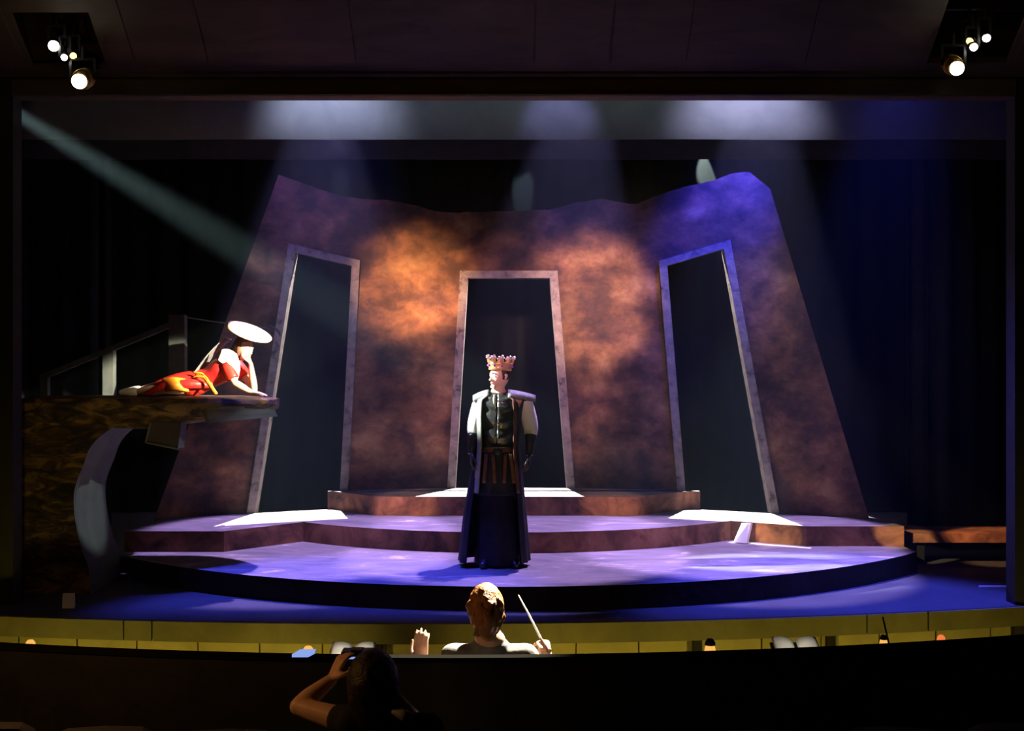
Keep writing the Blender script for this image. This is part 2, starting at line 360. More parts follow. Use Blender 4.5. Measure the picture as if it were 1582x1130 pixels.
# sloping panelled ceiling in front of the proscenium, with two lighting hatches
def cz(d): return 4.40+.785*(9.42-d)
def slope_box(bm, x0, x1, d0, d1, off, th):
    hexa(bm, [(x0, d1, cz(d1)+off), (x1, d1, cz(d1)+off), (x1, d0, cz(d0)+off), (x0, d0, cz(d0)+off),
              (x0, d1, cz(d1)+off+th), (x1, d1, cz(d1)+off+th), (x1, d0, cz(d0)+off+th), (x0, d0, cz(d0)+off+th)])
HL = (-3.96, -3.34, 8.93, 9.36); HR = (3.41, 4.07, 8.72, 9.31)
bm = bmesh.new()
for x0, x1, d0, d1 in ((-7, HL[0], 7.2, 9.42), (HL[0], HL[1], 7.2, HL[2]), (HL[0], HL[1], HL[3], 9.42), (HL[1], HR[0], 7.2, 9.42),
                       (HR[0], HR[1], 7.2, HR[2]), (HR[0], HR[1], HR[3], 9.42), (HR[1], 7, 7.2, 9.42)):
    slope_box(bm, x0, x1, d0, d1, 0, .05)
for x0, x1, d0, d1 in ((-7, -4.02, 7.2, 9.29), (-3.30, -3.09, 7.2, 9.29), (-3.08, -2.49, 7.2, 9.29), (-2.48, -1.28, 7.2, 9.29), (-1.272, -.02, 7.2, 9.29), (-.014, .172, 7.2, 9.29), (.192, .79, 7.2, 9.29),
                       (.812, 1.42, 7.2, 9.29), (1.426, 2.40, 7.2, 9.29), (2.406, 3.36, 7.2, 9.29), (4.12, 7, 7.2, 9.29), (-4.02, -3.30, 7.2, 8.88), (3.36, 4.12, 7.2, 8.67),
                       (-7, 7, 9.375, 9.40)):
    slope_box(bm, x0, x1, d0, d1, -.02, .02)
tag(link('ceiling', bm, 'wood'), kind='structure')

# ---------------------------------------------------------------- drapes
def drape(name, x0, x1, y, z0, z1, folds, amp, m, label, cat, y1=None, group=None):
    bm = bmesh.new(); y1 = y if y1 is None else y1
    n = int(folds*8)
    sheet(bm, lambda u, v: (x0+(x1-x0)*u, y+(y1-y)*u+amp*math.sin(u*folds*2*PI)+amp*.5*math.sin(u*folds*4.7+1.3), z0+(z1-z0)*v), n, 2, .012)
    return tag(link(name, bm, m, smooth=True), label, cat, group)
drape('rear_curtain', -6.6, 6.6, 15.4, .02, 6.6, 34, .04, 'rearcloth', 'wide dark curtain closing off the stage behind the doorways', 'curtain')
for x0, x1, y, lb in ((-6.9, -4.45, 12.2, 'tall black side curtain behind the reclining figure and stair railing'), (4.55, 6.9, 12.4, 'tall black side curtain behind the low bench at stage right edge'),
                      (-6.9, -4.95, 14.0, 'second black side curtain, upstage of the one by the stair railing'), (4.9, 6.9, 14.0, 'second black side curtain, upstage of the one by the low bench')):
    drape('side_curtain', x0, x1, y, .02, 6.4, 9, .06, 'blackcloth', lb, 'curtain', group='black side curtains')
# overhead borders
drape('overhead_border', -6.5, 6.5, 10.62, 4.12, 5.4, 6, .015, 'border', 'pale overhead border cloth catching three soft pools of light', 'border', group='overhead borders')
drape('overhead_border', -6.5, 6.5, 11.45, 4.085, 6.4, 7, .015, 'darkborder', 'dark overhead border cloth hanging behind the pale one', 'border', group='overhead borders')

# ================================================================ THE SET
def arc(cx, cy, r, a0, a1, n): return [(cx+r*math.cos(a0+(a1-a0)*i/n), cy+r*math.sin(a0+(a1-a0)*i/n)) for i in range(n+1)]
def platform(name, poly, z0, z1, label, rm='riser'):
    bm = bmesh.new(); prism(bm, poly, z0, z1, 1, 0)
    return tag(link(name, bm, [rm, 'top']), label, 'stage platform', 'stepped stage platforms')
def wd(px): return 13.02-.62*((px-791)/370)**2 if abs(px-791) < 370 else 12.40-.0030*(abs(px-791)-370)
def back_line(x0, x1, n=24):
    out = []
    for i in range(n+1):
        x = x0+(x1-x0)*i/n; px = 791+x/12.8*1750
        for _ in range(5): px = 791+x/wd(px)*1750
        out.append((x, wd(px)-.056))
    return out
# big disc
c = (0, 14.5); r = 5.29
aL = math.atan2(10.62-c[1], -3.66); aR = math.atan2(10.98-c[1], 3.86)
disc = arc(c[0], c[1], r, aL, aR, 72)
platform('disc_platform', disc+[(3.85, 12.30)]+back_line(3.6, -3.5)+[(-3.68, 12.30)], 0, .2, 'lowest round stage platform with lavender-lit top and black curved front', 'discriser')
# scenery wall: three leaning flats, each with a tapering door opening
def wp(px, py, off=0.0):
    d = wd(px)+off; D = wd(px)
    return V(((px-791)/1750*D, d, 2-(py-565)/1750*D))
# middle tier with its two square wings
c2 = (0, 14.36); r2 = 3.51
a0 = math.atan2(11.55-c2[1], -2.15); a1 = math.atan2(11.74-c2[1], 2.19)
mid = arc(c2[0], c2[1], r2, a0, a1, 48)
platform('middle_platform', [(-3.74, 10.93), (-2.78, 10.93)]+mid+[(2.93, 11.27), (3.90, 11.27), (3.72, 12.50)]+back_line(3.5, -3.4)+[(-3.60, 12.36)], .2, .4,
         'middle stage platform with bowed front between two square wings')
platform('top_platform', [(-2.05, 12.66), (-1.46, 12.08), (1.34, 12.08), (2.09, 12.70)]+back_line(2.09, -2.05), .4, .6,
         'topmost small stage platform below the centre doorway')

def region(bm, fl, fr, ft, fb, nu=14, nv=14, th=.10, off=0, px=True):
    """a patch of wall between a left and right edge x(y) and a top and bottom edge y(x)"""
    def g(u, v):
        yv = None
        x = fl(0)*(1-u)+fr(0)*u
        for _ in range(4):
            yt, yb = ft(x), fb(x); y = yt+(yb-yt)*v
            x = fl(y)*(1-u)+fr(y)*u
        return x, y
    A = []; B = []
    for j in range(nv+1):
        A.append([bm.verts.new(wp(*g(i/nu, j/nv), off)) for i in range(nu+1)])
        B.append([bm.verts.new(wp(*g(i/nu, j/nv), off+th)) for i in range(nu+1)])
    for j in range(nv):
        for i in range(nu):
            bm.faces.new((A[j][i], A[j][i+1], A[j+1][i+1], A[j+1][i])); bm.faces.new((B[j][i], B[j+1][i], B[j+1][i+1], B[j][i+1]))
    for i in range(nu):
        bm.faces.new((A[0][i], B[0][i], B[0][i+1], A[0][i+1])); bm.faces.new((A[nv][i], A[nv][i+1], B[nv][i+1], B[nv][i]))
    for j in range(nv):
        bm.faces.new((A[j][0], A[j+1][0], B[j+1][0], B[j][0])); bm.faces.new((A[j][nu], B[j][nu], B[j+1][nu], A[j+1][nu]))
def lin(a, b):   # x as a function of y through two (x, y) points
    return lambda y: a[0]+(b[0]-a[0])*(y-a[1])/(b[1]-a[1])
def poly_y(pts):  # y as a function of x through points, slightly ragged
    def f(x):
        if x <= pts[0][0]: y = pts[0][1]+(pts[1][1]-pts[0][1])*(x-pts[0][0])/(pts[1][0]-pts[0][0])
        elif x >= pts[-1][0]: y = pts[-1][1]+(pts[-1][1]-pts[-2][1])*(x-pts[-1][0])/(pts[-1][0]-pts[-2][0])
        else:
            for a, b in zip(pts, pts[1:]):
                if a[0] <= x <= b[0]: y = a[1]+(b[1]-a[1])*(x-a[0])/(b[0]-a[0]); break
        return y+1.2*noise.noise(V((x*.07, 0, 3)))
    return f
TOP = poly_y([(433, 271), (470, 284), (520, 301), (560, 308), (598, 309), (640, 317), (670, 326), (694, 329), (760, 327), (851, 324), (890, 313), (930, 307), (981, 317), (1010, 304), (1060, 288), (1100, 280), (1130, 268), (1157, 265), (1190, 292)])
def flat_wall(label, L_, R_, tl, tr, bl, br, base, nu=10):
    """L_, R_: outer edges x(y); t/b l/r: outer corners of the door frame; base: bottom y"""
    e = empty('scenery_flat', wp((bl[0]+br[0])/2, base), label, 'scenery wall', 'scenery flats with doorways')
    fL = lin(tl, bl); fR = lin(tr, br)
    ft = lambda x: tl[1]+(tr[1]-tl[1])*(x-tl[0])/(tr[0]-tl[0])
    B_ = lambda x: base
    bm = bmesh.new()
    region(bm, L_, lambda y: fL(y)+5, TOP, B_, nu, 26)
    region(bm, lambda y: fR(y)-5, R_, TOP, B_, nu, 26)
    region(bm, lambda y: fL(y)+5, lambda y: fR(y)-5, TOP, lambda x: ft(x)+5, 12, 10)
    link('wall_panel', bm, 'rust', e)
    w_ = 12.5
    bm = bmesh.new(); region(bm, fL, lambda y: fL(y)+w_, ft, B_, 2, 20, .17, -.05); link('door_jamb', bm, 'frame', e)
    bm = bmesh.new(); region(bm, lambda y: fR(y)-w_, fR, ft, B_, 2, 20, .17, -.05); link('door_jamb', bm, 'frame', e)
    bm = bmesh.new(); region(bm, lambda y: fL(y)+w_, lambda y: fR(y)-w_, ft, lambda x: ft(x)+11, 10, 2, .17, -.05); link('door_lintel', bm, 'frame', e)
    return e
SL = lambda y: 598-.085*(y-309)       # seam between left and centre flats
SR = lambda y: 985+.045*(y-316)
flat_wall('left rust-brown scenery wall with tapering doorway beside the reclining woman', lambda y: 430-.36*(y-271), SL, (447, 377), (557, 403), (383, 790), (537, 790), 838)
flat_wall('centre rust-brown scenery wall with tapering doorway behind the crowned man', SL, SR, (711, 419), (861, 419), (691, 757), (888, 757), 833)
flat_wall('right rust-brown scenery wall, upper part washed blue, with tapering doorway', SR, lambda y: 1190+.30*(y-292), (1017, 404), (1127, 371), (1048, 790), (1202, 790), 838)

# ---------------------------------------------------------------- left balcony on its C-shaped support
bal = empty('balcony', (-3.9, 10.3, 0), 'rock-textured cantilever balcony on curved support carrying the reclining woman', 'balcony')
inner = [(-3.69, 0), (-3.70, .22), (-3.755, .376), (-3.80, .55), (-3.825, .70), (-3.83, .87), (-3.80, 1.0), (-3.745, 1.13), (-3.70, 1.26), (-3.60, 1.38), (-3.43, 1.485), (-3.25, 1.53)]
inner = [(p.x, p.z) for p in catmull([V((x, 0, z)) for x, z in inner], 3)]
outer = [(-3.25, 1.60), (-3.9, 1.62), (-4.17, 1.60), (-4.45, 1.52), (-4.6, 1.2), (-4.65, .6), (-4.65, 0)]
bm = bmesh.new(); xz_slab(bm, inner+outer, 9.90, 10.68, 0, 0)
for f in bm.faces:
    cc = f.calc_center_median(); f.normal_update()
    if abs(f.normal.y) < .5 and cc.x > -3.9 and cc.z < 1.55: f.material_index = 1
link('support', bm, ['rock', 'plaster'], bal)
# top slab: rounded, thick at the wall, thinning to a prow on the right
def rim_z(x): return 1.44+.17*max(0, min(1, (x+3.3)/1.1))**1.3
bm = bmesh.new()
rings = []
for i in range(41):
    u = i/40; x = -4.30+u*2.16
    hw = .50*(1-max(0, (u-.72)/.28)**2.2*.80)
    yc = 10.34-.0*u; t = 1.722-.02*max(0, (u-.8)/.2)
    if u < .06: hw *= .9
    zb = rim_z(x) if x > -3.4 else 1.44+.05*max(0, (-3.4-x))
    jag = .018*noise.noise(V((x*5, 2, 1)))
    rings.append([(x, yc-hw, t-.012), (x, yc-hw-.012, t-.05), (x, yc-hw*.96+.01, (t+zb)/2+jag), (x, yc-hw*.78, zb+.01+jag), (x, yc-hw*.3, zb-.01), (x, yc+hw*.5, zb), (x, yc+hw, zb+.04), (x, yc+hw, t-.01), (x, yc+hw*.5, t), (x, yc-hw*.5, t)])
loft(bm, rings)
link('top_slab', bm, 'rock', bal)
bm = bmesh.new()   # folded cloth-like prow skin
sheet(bm, lambda u, v: (-2.70+.54*u+.02*v, 9.86+.40*u**2.0+.06*v+.012*math.sin(v*9), 1.655-.02*u-(.16-.11*u)*v-.05*u*v), 10, 8, .012)
link('prow_skin', bm, 'plaster', bal, smooth=True)
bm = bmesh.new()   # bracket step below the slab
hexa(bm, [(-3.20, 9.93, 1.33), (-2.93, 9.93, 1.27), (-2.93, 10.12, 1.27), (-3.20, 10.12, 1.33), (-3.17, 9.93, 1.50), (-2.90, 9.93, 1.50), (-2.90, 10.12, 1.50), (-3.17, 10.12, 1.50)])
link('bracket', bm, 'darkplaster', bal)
bm = bmesh.new(); bar(bm, (-3.21, 9.925, 1.325), (-2.92, 9.925, 1.265), .014, .02); bar(bm, (-3.21, 9.925, 1.325), (-3.165, 9.925, 1.50), .014, .02)
link('bracket_edging', bm, 'plaster', bal)

# stair railing behind it
rl = empty('stair_railing', (-3.868, 10.900, 1.701), 'grey metal stair railing sloping down behind the balcony', 'railing')
for pts, w1, w2 in ((((-4.491, 10.900, 1.900), (-4.491, 10.900, 1.533)), .07, .07), (((-3.874, 10.900, 2.149), (-3.874, 10.900, 1.533)), .10, .09), (((-3.214, 10.900, 2.486), (-3.214, 10.900, 1.564)), .15, .10)):
    bm = bmesh.new(); bar(bm, pts[0], (pts[1][0], pts[1][1], pts[1][2]), w1, w2); link('post', bm, 'steel', rl, bevel=.006)
bm = bmesh.new(); bar(bm, (-4.534, 10.900, 1.882), (-3.282, 10.900, 2.392), .05, .06); link('handrail', bm, 'steel', rl, bevel=.006)
bm = bmesh.new(); tube(bm, [(-3.152, 10.900, 2.467), (-2.950, 11.200, 2.435), (-2.771, 11.800, 2.418), (-2.611, 12.250, 2.406)], .006, 6, 4)
tag(link('safety_cable', bm, 'steel', smooth=True), 'thin pale cable strung from the railing post to the left doorway', 'cable')
bm = bmesh.new(); tube(bm, [(-2.639, 12.250, 2.427), (-2.563, 12.220, 2.405), (-2.514, 12.220, 2.363), (-2.504, 12.240, 2.329)], .014, 8, 4)
tag(link('cable_hook', bm, 'steel', smooth=True), 'small curved hook on the left door frame holding the cable', 'hook')

# low bench at the right edge, small things on the deck
bn = empty('low_bench', (4.5, 11.6, 0), 'low dark bench with amber-lit wooden edge at right of the platforms', 'bench')
bm = bmesh.new(); box(bm, (4.02, 11.4, .215), (5.6, 11.9, .31)); link('bench_top', bm, 'riser', bn, bevel=.006)
for x in (4.12, 5.4):
    bm = bmesh.new(); box(bm, (x-.05, 11.45, 0), (x+.05, 11.85, .215)); link('leg', bm, 'blackmetal', bn)
bm = bmesh.new(); hexa(bm, [(2.247, 11.500, 0.206), (2.358, 11.400, 0.209), (2.382, 11.420, 0.205), (2.271, 11.520, 0.203), (2.345, 11.560, 0.395), (2.416, 11.460, 0.409), (2.440, 11.480, 0.406), (2.369, 11.580, 0.392)])
tag(link('paper_card', bm, 'paper'), 'white card leaning on the step where the right wing meets the bowed platform', 'card')
def folded(bm, c, w_, h, d): 
    x, y, z = c
    sheet(bm, lambda u, v: (x+w_*(u-.5)+.02*v, y+d*abs(v-.5)*2*(1 if v < .5 else -1)*.5+ (0 if v < .5 else 0), z+h*(1-abs(v-.5)*2)), 2, 6, .006)
bm = bmesh.new(); folded(bm, (-3.66, 9.33, .006), .10, .115, .07)
tag(link('folded_card', bm, 'paper'), 'small folded white card on the deck at the left end of the apron', 'card')
bm = bmesh.new(); box(bm, (4.20, 10.17, .001), (4.62, 10.20, .016)); tag(link('wood_batten', bm, 'paper'), 'thin pale batten lying on the blue-lit deck at far right', 'batten')

# ---------------------------------------------------------------- spotlights in the ceiling hatches
def lantern(loc, aim, length, rad, lensm, label, small=False):
    loc = V(loc); d = (V(aim)-loc).normalized()
    e = empty('spotlight', loc, label, 'spotlight', 'spotlights in the ceiling hatches')
    back = loc-d*length
    bm = bmesh.new(); tube(bm, [loc-d*.03, loc-d*length*.45, loc-d*length*.5, back], [rad, rad*.95, rad*1.25, rad*1.15], 16, 3, 0, False)
    link('housing', bm, 'brass' if not small else 'blackmetal', e, smooth=True)
    bm = bmesh.new(); s = V((1, 0, 0)); s = (s-s.dot(d)*d).normalized(); t = d.cross(s)
    loft(bm, [[loc+d*k+(s*math.cos(a)+t*math.sin(a))*rad*r_ for a in (2*PI*i/20 for i in range(20))] for k, r_ in ((-.03, .8), (-.005, .86), (.008, .6), (.012, .2))])
    link('lens', bm, lensm, e, smooth=True)
    bm = bmesh.new(); m_ = loc-d*length*.5
    up = V((0, 0, 1)); o1 = m_+s*rad*1.4; o2 = m_-s*rad*1.4
    bar(bm, o1, o1+up*.16, .02, .012); bar(bm, o2, o2+up*.16, .02, .012); bar(bm, o1+up*.16, o2+up*.16, .02, .012); bar(bm, m_+up*.16, m_+up*.26, .02, .02)
    link('yoke', bm, 'blackmetal', e)
    return e
lantern((-3.383, 8.850, 4.220), (-3.1, 7.2, 3.6), .30, .066, 'lens', 'brightest round-lensed spotlight hanging lowest in the left ceiling hatch')
lantern((-3.614, 8.920, 4.518), (-3.6, 7.0, 4.0), .16, .048, 'lens', 'topmost spotlight with white lens, at the outer side of the left hatch', True)
lantern((-3.519, 8.900, 4.421), (-3.0, 7.0, 3.8), .14, .028, 'lens', 'small spotlight between two others in the middle of the left hatch', True)
lantern((-3.475, 8.970, 4.450), (-3.0, 7.4, 3.7), .12, .030, 'lenswarm', 'small amber-glowing spotlight on the inner side of the left hatch', True)
lantern((3.479, 8.850, 4.321), (3.2, 7.2, 3.6), .30, .062, 'lens', 'brightest round-lensed spotlight hanging lowest in the right ceiling hatch')
lantern((3.741, 8.920, 4.579), (3.6, 7.0, 4.0), .15, .034, 'lens', 'topmost small spotlight, at the outer side of the right hatch', True)
lantern((3.631, 8.900, 4.502), (3.3, 7.0, 3.9), .14, .034, 'lens', 'small white-lensed spotlight in the middle of the right hatch', True)
lantern((3.619, 8.970, 4.558), (3.0, 7.4, 3.7), .14, .040, 'lenswarm', 'small amber-glowing spotlight on the inner side of the right hatch', True)
for x0, x1, y, z, lb in ((-4.05, -3.25, 9.12, 4.87, 'black lighting pipe across the left ceiling hatch'), (3.32, 4.16, 9.1, 4.87, 'black lighting pipe across the right ceiling hatch')):
    bm = bmesh.new(); tube(bm, [(x0, y, z), (x1, y, z)], .02, 10, 2, 0, False); tag(link('lighting_pipe', bm, 'blackmetal', smooth=True), lb, 'pipe', 'lighting pipes')

# ================================================================ PEOPLE
def frame_from(face, up=V((0, 0, 1))):
    """columns: side (the head's own left), forward, up"""
    f = V(face).normalized(); u = V(up); u = (u-u.dot(f)*f).normalized(); s = u.cross(f)*-1
    return Matrix((( s.x, f.x, u.x), (s.y, f.y, u.y), (s.z, f.z, u.z)))
def head_shape(bm, c, R, H=.235):
    """skull, jaw, nose, brow, ears; c: head centre; R: frame; H: chin to crown"""
    c = V(c); k = H/.235
    def fn(d, p):
        x, y, z = p
        lo = max(0, -d.z)
        x *= 1-.34*lo**1.5; y *= 1-.10*lo
        if d.y > 0: y -= .012*k*max(0, 1-abs(d.z-.05)/.25)*max(0, 1-abs(abs(d.x)-.38)/.3)   # eye sockets
        if d.y < 0: y -= .012*k*max(0, d.z+.3)
        y += .010*k*lo*max(0, d.y)
        return V((x, y, z))
    ball(bm, c, (.077*k, .097*k, .1175*k), 28, 20, 0, fn, R)
    def at(x, y, z): return c+R @ V((x*k, y*k, z*k))
    tube(bm, [at(0, .086, .012), at(0, .100, -.012), at(0, .110, -.028)], [.008*k, .011*k, .014*k], 8, 3)
    tube(bm, [at(-.014, .095, -.032), at(.014, .095, -.032)], [.010*k, .010*k], 8, 2)
    tube(bm, [at(-.040, .078, .026), at(0, .090, .024), at(.040, .078, .026)], [.009*k]*3, 8, 3)
    tube(bm, [at(-.020, .084, -.060), at(0, .092, -.058), at(.020, .084, -.060)], [.008*k]*3, 8, 3)
    tube(bm, [at(-.016, .080, -.094), at(.016, .080, -.094)], [.017*k]*2, 8, 2)
    for s in (-1, 1):
        tube(bm, [at(s*.076, -.006, .020), at(s*.084, -.018, .006), at(s*.078, -.008, -.026)], [(.007*k, .014*k), (.009*k, .018*k), (.006*k, .009*k)], 8, 3, ref=R @ V((0, 1, 0)))
    return at
def face_parts(at, k, body, R):
    for s in (-1, 1):
        bm = bmesh.new(); ball(bm, at(s*.031, .079, .006), .0125*k, 10, 8); link('eye', bm, 'eye', body, smooth=True)
        bm = bmesh.new(); ball(bm, at(s*.031, .089, .006), .006*k, 8, 6); link('iris', bm, 'iris', body, smooth=True)
    bm = bmesh.new(); tube(bm, [at(-.024, .090, -.058), at(0, .0995, -.056), at(.024, .090, -.058)], [.003*k, .006*k, .003*k], 8, 3)
    link('lips', bm, 'lip', body, smooth=True)
    for s in (-1, 1):
        bm = bmesh.new(); tube(bm, [at(s*.014, .096, .030), at(s*.032, .092, .036), at(s*.048, .080, .030)], [.0035*k, .004*k, .002*k], 6, 3)
        link('eyebrow', bm, 'hair', body, smooth=True)
def hand(bm, wrist, along, palm_n, thumb_side, curl=.5, size=1.0, spread=.12):
    """palm, four unequal curling fingers, thumb off the side of the palm"""
    w_ = V(wrist); a = V(along).normalized(); n = V(palm_n); n = (n-n.dot(a)*a).normalized(); s = a.cross(n)*thumb_side; k = size
    tube(bm, [w_-a*.02*k, w_+a*.02*k, w_+a*.055*k, w_+a*.088*k], [(.026*k, .019*k), (.032*k, .017*k), (.040*k, .015*k), (.038*k, .013*k)], 12, 3, ref=n)
    for i, (o, l) in enumerate(((.030, .072), (.010, .080), (-.010, .075), (-.029, .060))):
        p = w_+a*.088*k+s*o*k; d = (a+s*o*spread*12).normalized(); pts = [p-d*.012*k, p]
        ang = curl*(.35+.1*i)
        for j, f in enumerate((.46, .30, .24)):
            d2 = (d*math.cos(ang)+n*math.sin(ang)).normalized(); p = p+d2*l*f*k; pts.append(p); ang += curl*(.75 if j == 0 else .55)
        tube(bm, pts, [.0095*k, .0095*k, .0088*k, .008*k, .0065*k], 8, 3)
    p = w_+a*.022*k+s*.026*k
    tube(bm, [p, p+(s*.8+a*.6+n*.25)*.030*k, p+(s*.85+a*1.3+n*.6*(.4+curl))*.040*k, p+(s*.72+a*1.9+n*.9*(.4+curl))*.045*k], [.014*k, .0115*k, .010*k, .008*k], 8, 3)
def body_mesh(name, parent, J, R, head_c, H=.235, legs=True, voxel=.007, hands=(), m='skin', shoulder_r=.052, slim=1.0):
    """one continuous surface for the whole figure"""
    bm = bmesh.new(); at = head_shape(bm, head_c, R, H); k = slim
    side = J.get('side', V((1, 0, 0))); fr = J.get('front', V((0, -1, 0)))
    tube(bm, [J['pelvis'], J['waist'], J['chest'], J['neck0']], [(.155*k, .11*k), (.13*k, .095*k), (.17*k, .115*k), (.075*k, .065*k)], 20, 5, ref=fr)
    tube(bm, [J['neck0'], V(J['neck0']).lerp(V(head_c), .45), V(head_c)-R @ V((0, .012, .035))], [.060*k, .053*k, .052*k], 14, 3)
    tube(bm, [J['shL'], V(J['chest']).lerp(V(J['neck0']), .6), J['shR']], [shoulder_r*k, .07*k, shoulder_r*k], 14, 4)
    for s in 'LR':
        tube(bm, [J['sh'+s], V(J['sh'+s]).lerp(V(J['el'+s]), .45), J['el'+s]], [.052*k, .045*k, .036*k], 12, 4)
        tube(bm, [J['el'+s], V(J['el'+s]).lerp(V(J['wr'+s]), .35), J['wr'+s]], [.037*k, .039*k, .025*k], 12, 4)
        if legs:
            tube(bm, [J['hip'+s], V(J['hip'+s]).lerp(V(J['kn'+s]), .45), J['kn'+s]], [.088*k, .078*k, .052*k], 14, 4)
            tube(bm, [J['kn'+s], V(J['kn'+s]).lerp(V(J['an'+s]), .35), J['an'+s]], [.052*k, .055*k, .033*k], 14, 4)
            an, to = V(J['an'+s]), V(J['to'+s])
            tube(bm, [an-(to-an)*.25, an.lerp(to, .4), to], [.036*k, .040*k, .028*k], 10, 3)
    for h in hands: hand(bm, *h)
    o = link(name, fuse(bm, voxel, 3), m, parent, smooth=True)
    return o, at

# ---------------------------------------------------------------- the crowned man (stands on the disc, faces camera-left)
kx, ky, kz = -.125, 10.17, .2
def K(px, py, dy=0): return V(((px-768)*.00581+kx-.008, ky+dy, (875-py)*.00581+kz))
king = empty('person', (kx, ky, kz), 'person in crown and long black coat standing on the disc platform', 'person')
kf = V((-.80, -.60, -.03)); KR = frame_from(kf)
hc = K(772, 582, -.02)
J = dict(pelvis=K(768, 707), waist=K(768, 680), chest=K(769, 638), neck0=K(770, 608), shL=K(743, 619, .0), shR=K(811, 619, .0),
         elL=K(733, 660, .02), wrL=K(729, 698, -.05), elR=K(820, 662, .03), wrR=K(818, 700, -.04),
         hipL=K(755, 712), hipR=K(783, 712), knL=K(753, 785, -.02), knR=K(787, 785, -.01), anL=K(752, 862, .0), anR=K(790, 862, .02), toL=K(747, 869, -.14), toR=K(796, 869, -.12))
hs = [(J['wrL'], (.02, -.12, -1), (1, .1, 0), 1, .45), (J['wrR'], (-.10, -.12, -1), (-1, -.1, 0), -1, .55)]
kb, at = body_mesh('body', king, J, KR, hc, .225, voxel=.0065, hands=hs)
face_parts(at, .225/.235, king, KR)
kk = .225/.235
bm = bmesh.new()   # short dark hair round the back and sides
def hfn(d, p):
    q = p.copy()
    if d.y > .35 and d.z < .55: q *= .86
    if d.z < -.45: q *= .82
    return q*(1+.015*noise.noise(d*9))
ball(bm, hc+KR @ V((0, -.008, .012)), (.083*kk, .103*kk, .120*kk), 24, 18, 0, hfn, KR); link('hair', bm, 'hair', king, smooth=True)
# crown: jewelled band, flaring points with pearls
cr = empty('crown', hc+V((0, 0, .085))); cr.parent = king; cr.matrix_parent_inverse = king.matrix_world.inverted()
cb = hc+KR @ V((0, -.006, .052)); cu = (KR @ V((0, -.10, 1))).normalized(); cs = KR @ V((1, 0, 0)); cf = cs.cross(cu)*-1
def cring(r, h): return [cb+cu*h+(cs*math.cos(a)*r*.90+cf*math.sin(a)*r*1.08) for a in (2*PI*i/40 for i in range(40))]
bm = bmesh.new()
rr = [cring(.092, 0), cring(.102, .004), cring(.100, .022), cring(.105, .052), cring(.112, .072), cring(.104, .072), cring(.096, .050), cring(.092, .022), cring(.086, .004)]
loft(bm, rr+[rr[0]], False); bmesh.ops.remove_doubles(bm, verts=bm.verts, dist=1e-5)
link('band', bm, 'gold', cr, smooth=True)
for i in range(10):
    a = 2*PI*i/10+.2
    def cp(r, h, da=0): return cb+cu*h+(cs*math.cos(a+da)*r*.90+cf*math.sin(a+da)*r*1.08)
    bm = bmesh.new(); tube(bm, [cp(.108, .066), cp(.116, .096), cp(.121, .112)], [(.022, .006), (.013, .006), (.007, .006)], 8, 3, ref=(cp(.2, 0)-cp(.1, 0)).normalized())
    link('point', bm, 'gold', cr, smooth=True)
    bm = bmesh.new()
    for da, hh, r_ in ((0, .124, .0125), (-.11, .110, .009), (.11, .110, .009)): ball(bm, cp(.122, hh, da), r_, 8, 6)
    link('pearl', bm, 'silver', cr, smooth=True)
    bm = bmesh.new(); ball(bm, cp(.109, .040), (.010, .010, .012), 8, 6); link('gem', bm, 'gem', cr, smooth=True)
# cloth helpers for him
def ringcloth(name, rows, m, parent, a0=0, a1=2*PI, n=64, pleat=(0, 0), thick=.008, ph=0, nv=24):
    """rows: (z, cx, cy, rx, ry) from top to bottom; angle 0 = +x, -pi/2 = towards the audience"""
    def f(u, v):
        t = v*(len(rows)-1); i = min(int(t), len(rows)-2); t -= i
        t2 = t*t*(3-2*t) if len(rows) > 2 else t
        z, cx, cy, rx, ry = (rows[i][q]*(1-t)+rows[i+1][q]*t for q in range(5))
        a = a0+(a1-a0)*u; amp = 1+pleat[1]*v*math.sin(a*pleat[0]+ph)+pleat[1]*.5*v*math.sin(a*pleat[0]*.53+1+ph)
        return (cx+rx*amp*math.cos(a), cy+ry*amp*math.sin(a), z)
    bm = bmesh.new(); sheet(bm, f, n, nv, thick)
    return link(name, bm, m, parent, smooth=True)
def kzf(py): return (875-py)*.00581+kz
def kxf(px): return (px-768)*.00581+kx-.008
# jerkin, closed, creased leather
def jerkin():
    bm = bmesh.new()
    rows = [(606, 769, .055, .05), (612, 769, .17, .085), (622, 769, .195, .115), (640, 769, .185, .130), (665, 768, .165, .125), (690, 768, .155, .120), (700, 768, .160, .122)]
    def f(u, v):
        t = v*(len(rows)-1); i = min(int(t), len(rows)-2); t -= i
        py, px, rx, ry = (rows[i][q]*(1-t)+rows[i+1][q]*t for q in range(4))
        a = 2*PI*u-PI/2
        cr_ = .010*math.sin(v*40+2.5*math.sin(a*2+1))*max(0, -math.sin(a))*(.25+v)
        return (kxf(px)+(rx+cr_)*math.cos(a), ky+(ry+cr_)*math.sin(a), kzf(py))
    sheet(bm, f, 64, 60, .006); return link('jerkin', bm, 'leather', king, smooth=True)
jerkin()
ringcloth('belt', [(kzf(690), kxf(768), ky, .165, .130), (kzf(698), kxf(768), ky, .168, .133)], 'browntrim', king, thick=.008, nv=4)
bm = bmesh.new(); ball(bm, (kxf(769), ky-.145, kzf(697)), (.035, .014, .035), 14, 8)
for i in range(8): ball(bm, (kxf(769)+.036*math.cos(i*PI/4), ky-.147, kzf(697)+.036*math.sin(i*PI/4)), .009, 6, 5)
link('buckle', bm, 'blackmetal', king, smooth=True)
ringcloth('tunic_skirt', [(kzf(696), kxf(768), ky, .160, .125), (kzf(725), kxf(767), ky, .185, .150), (kzf(764), kxf(766), ky, .196, .150)], 'coat', king, pleat=(9, .05), thick=.008)
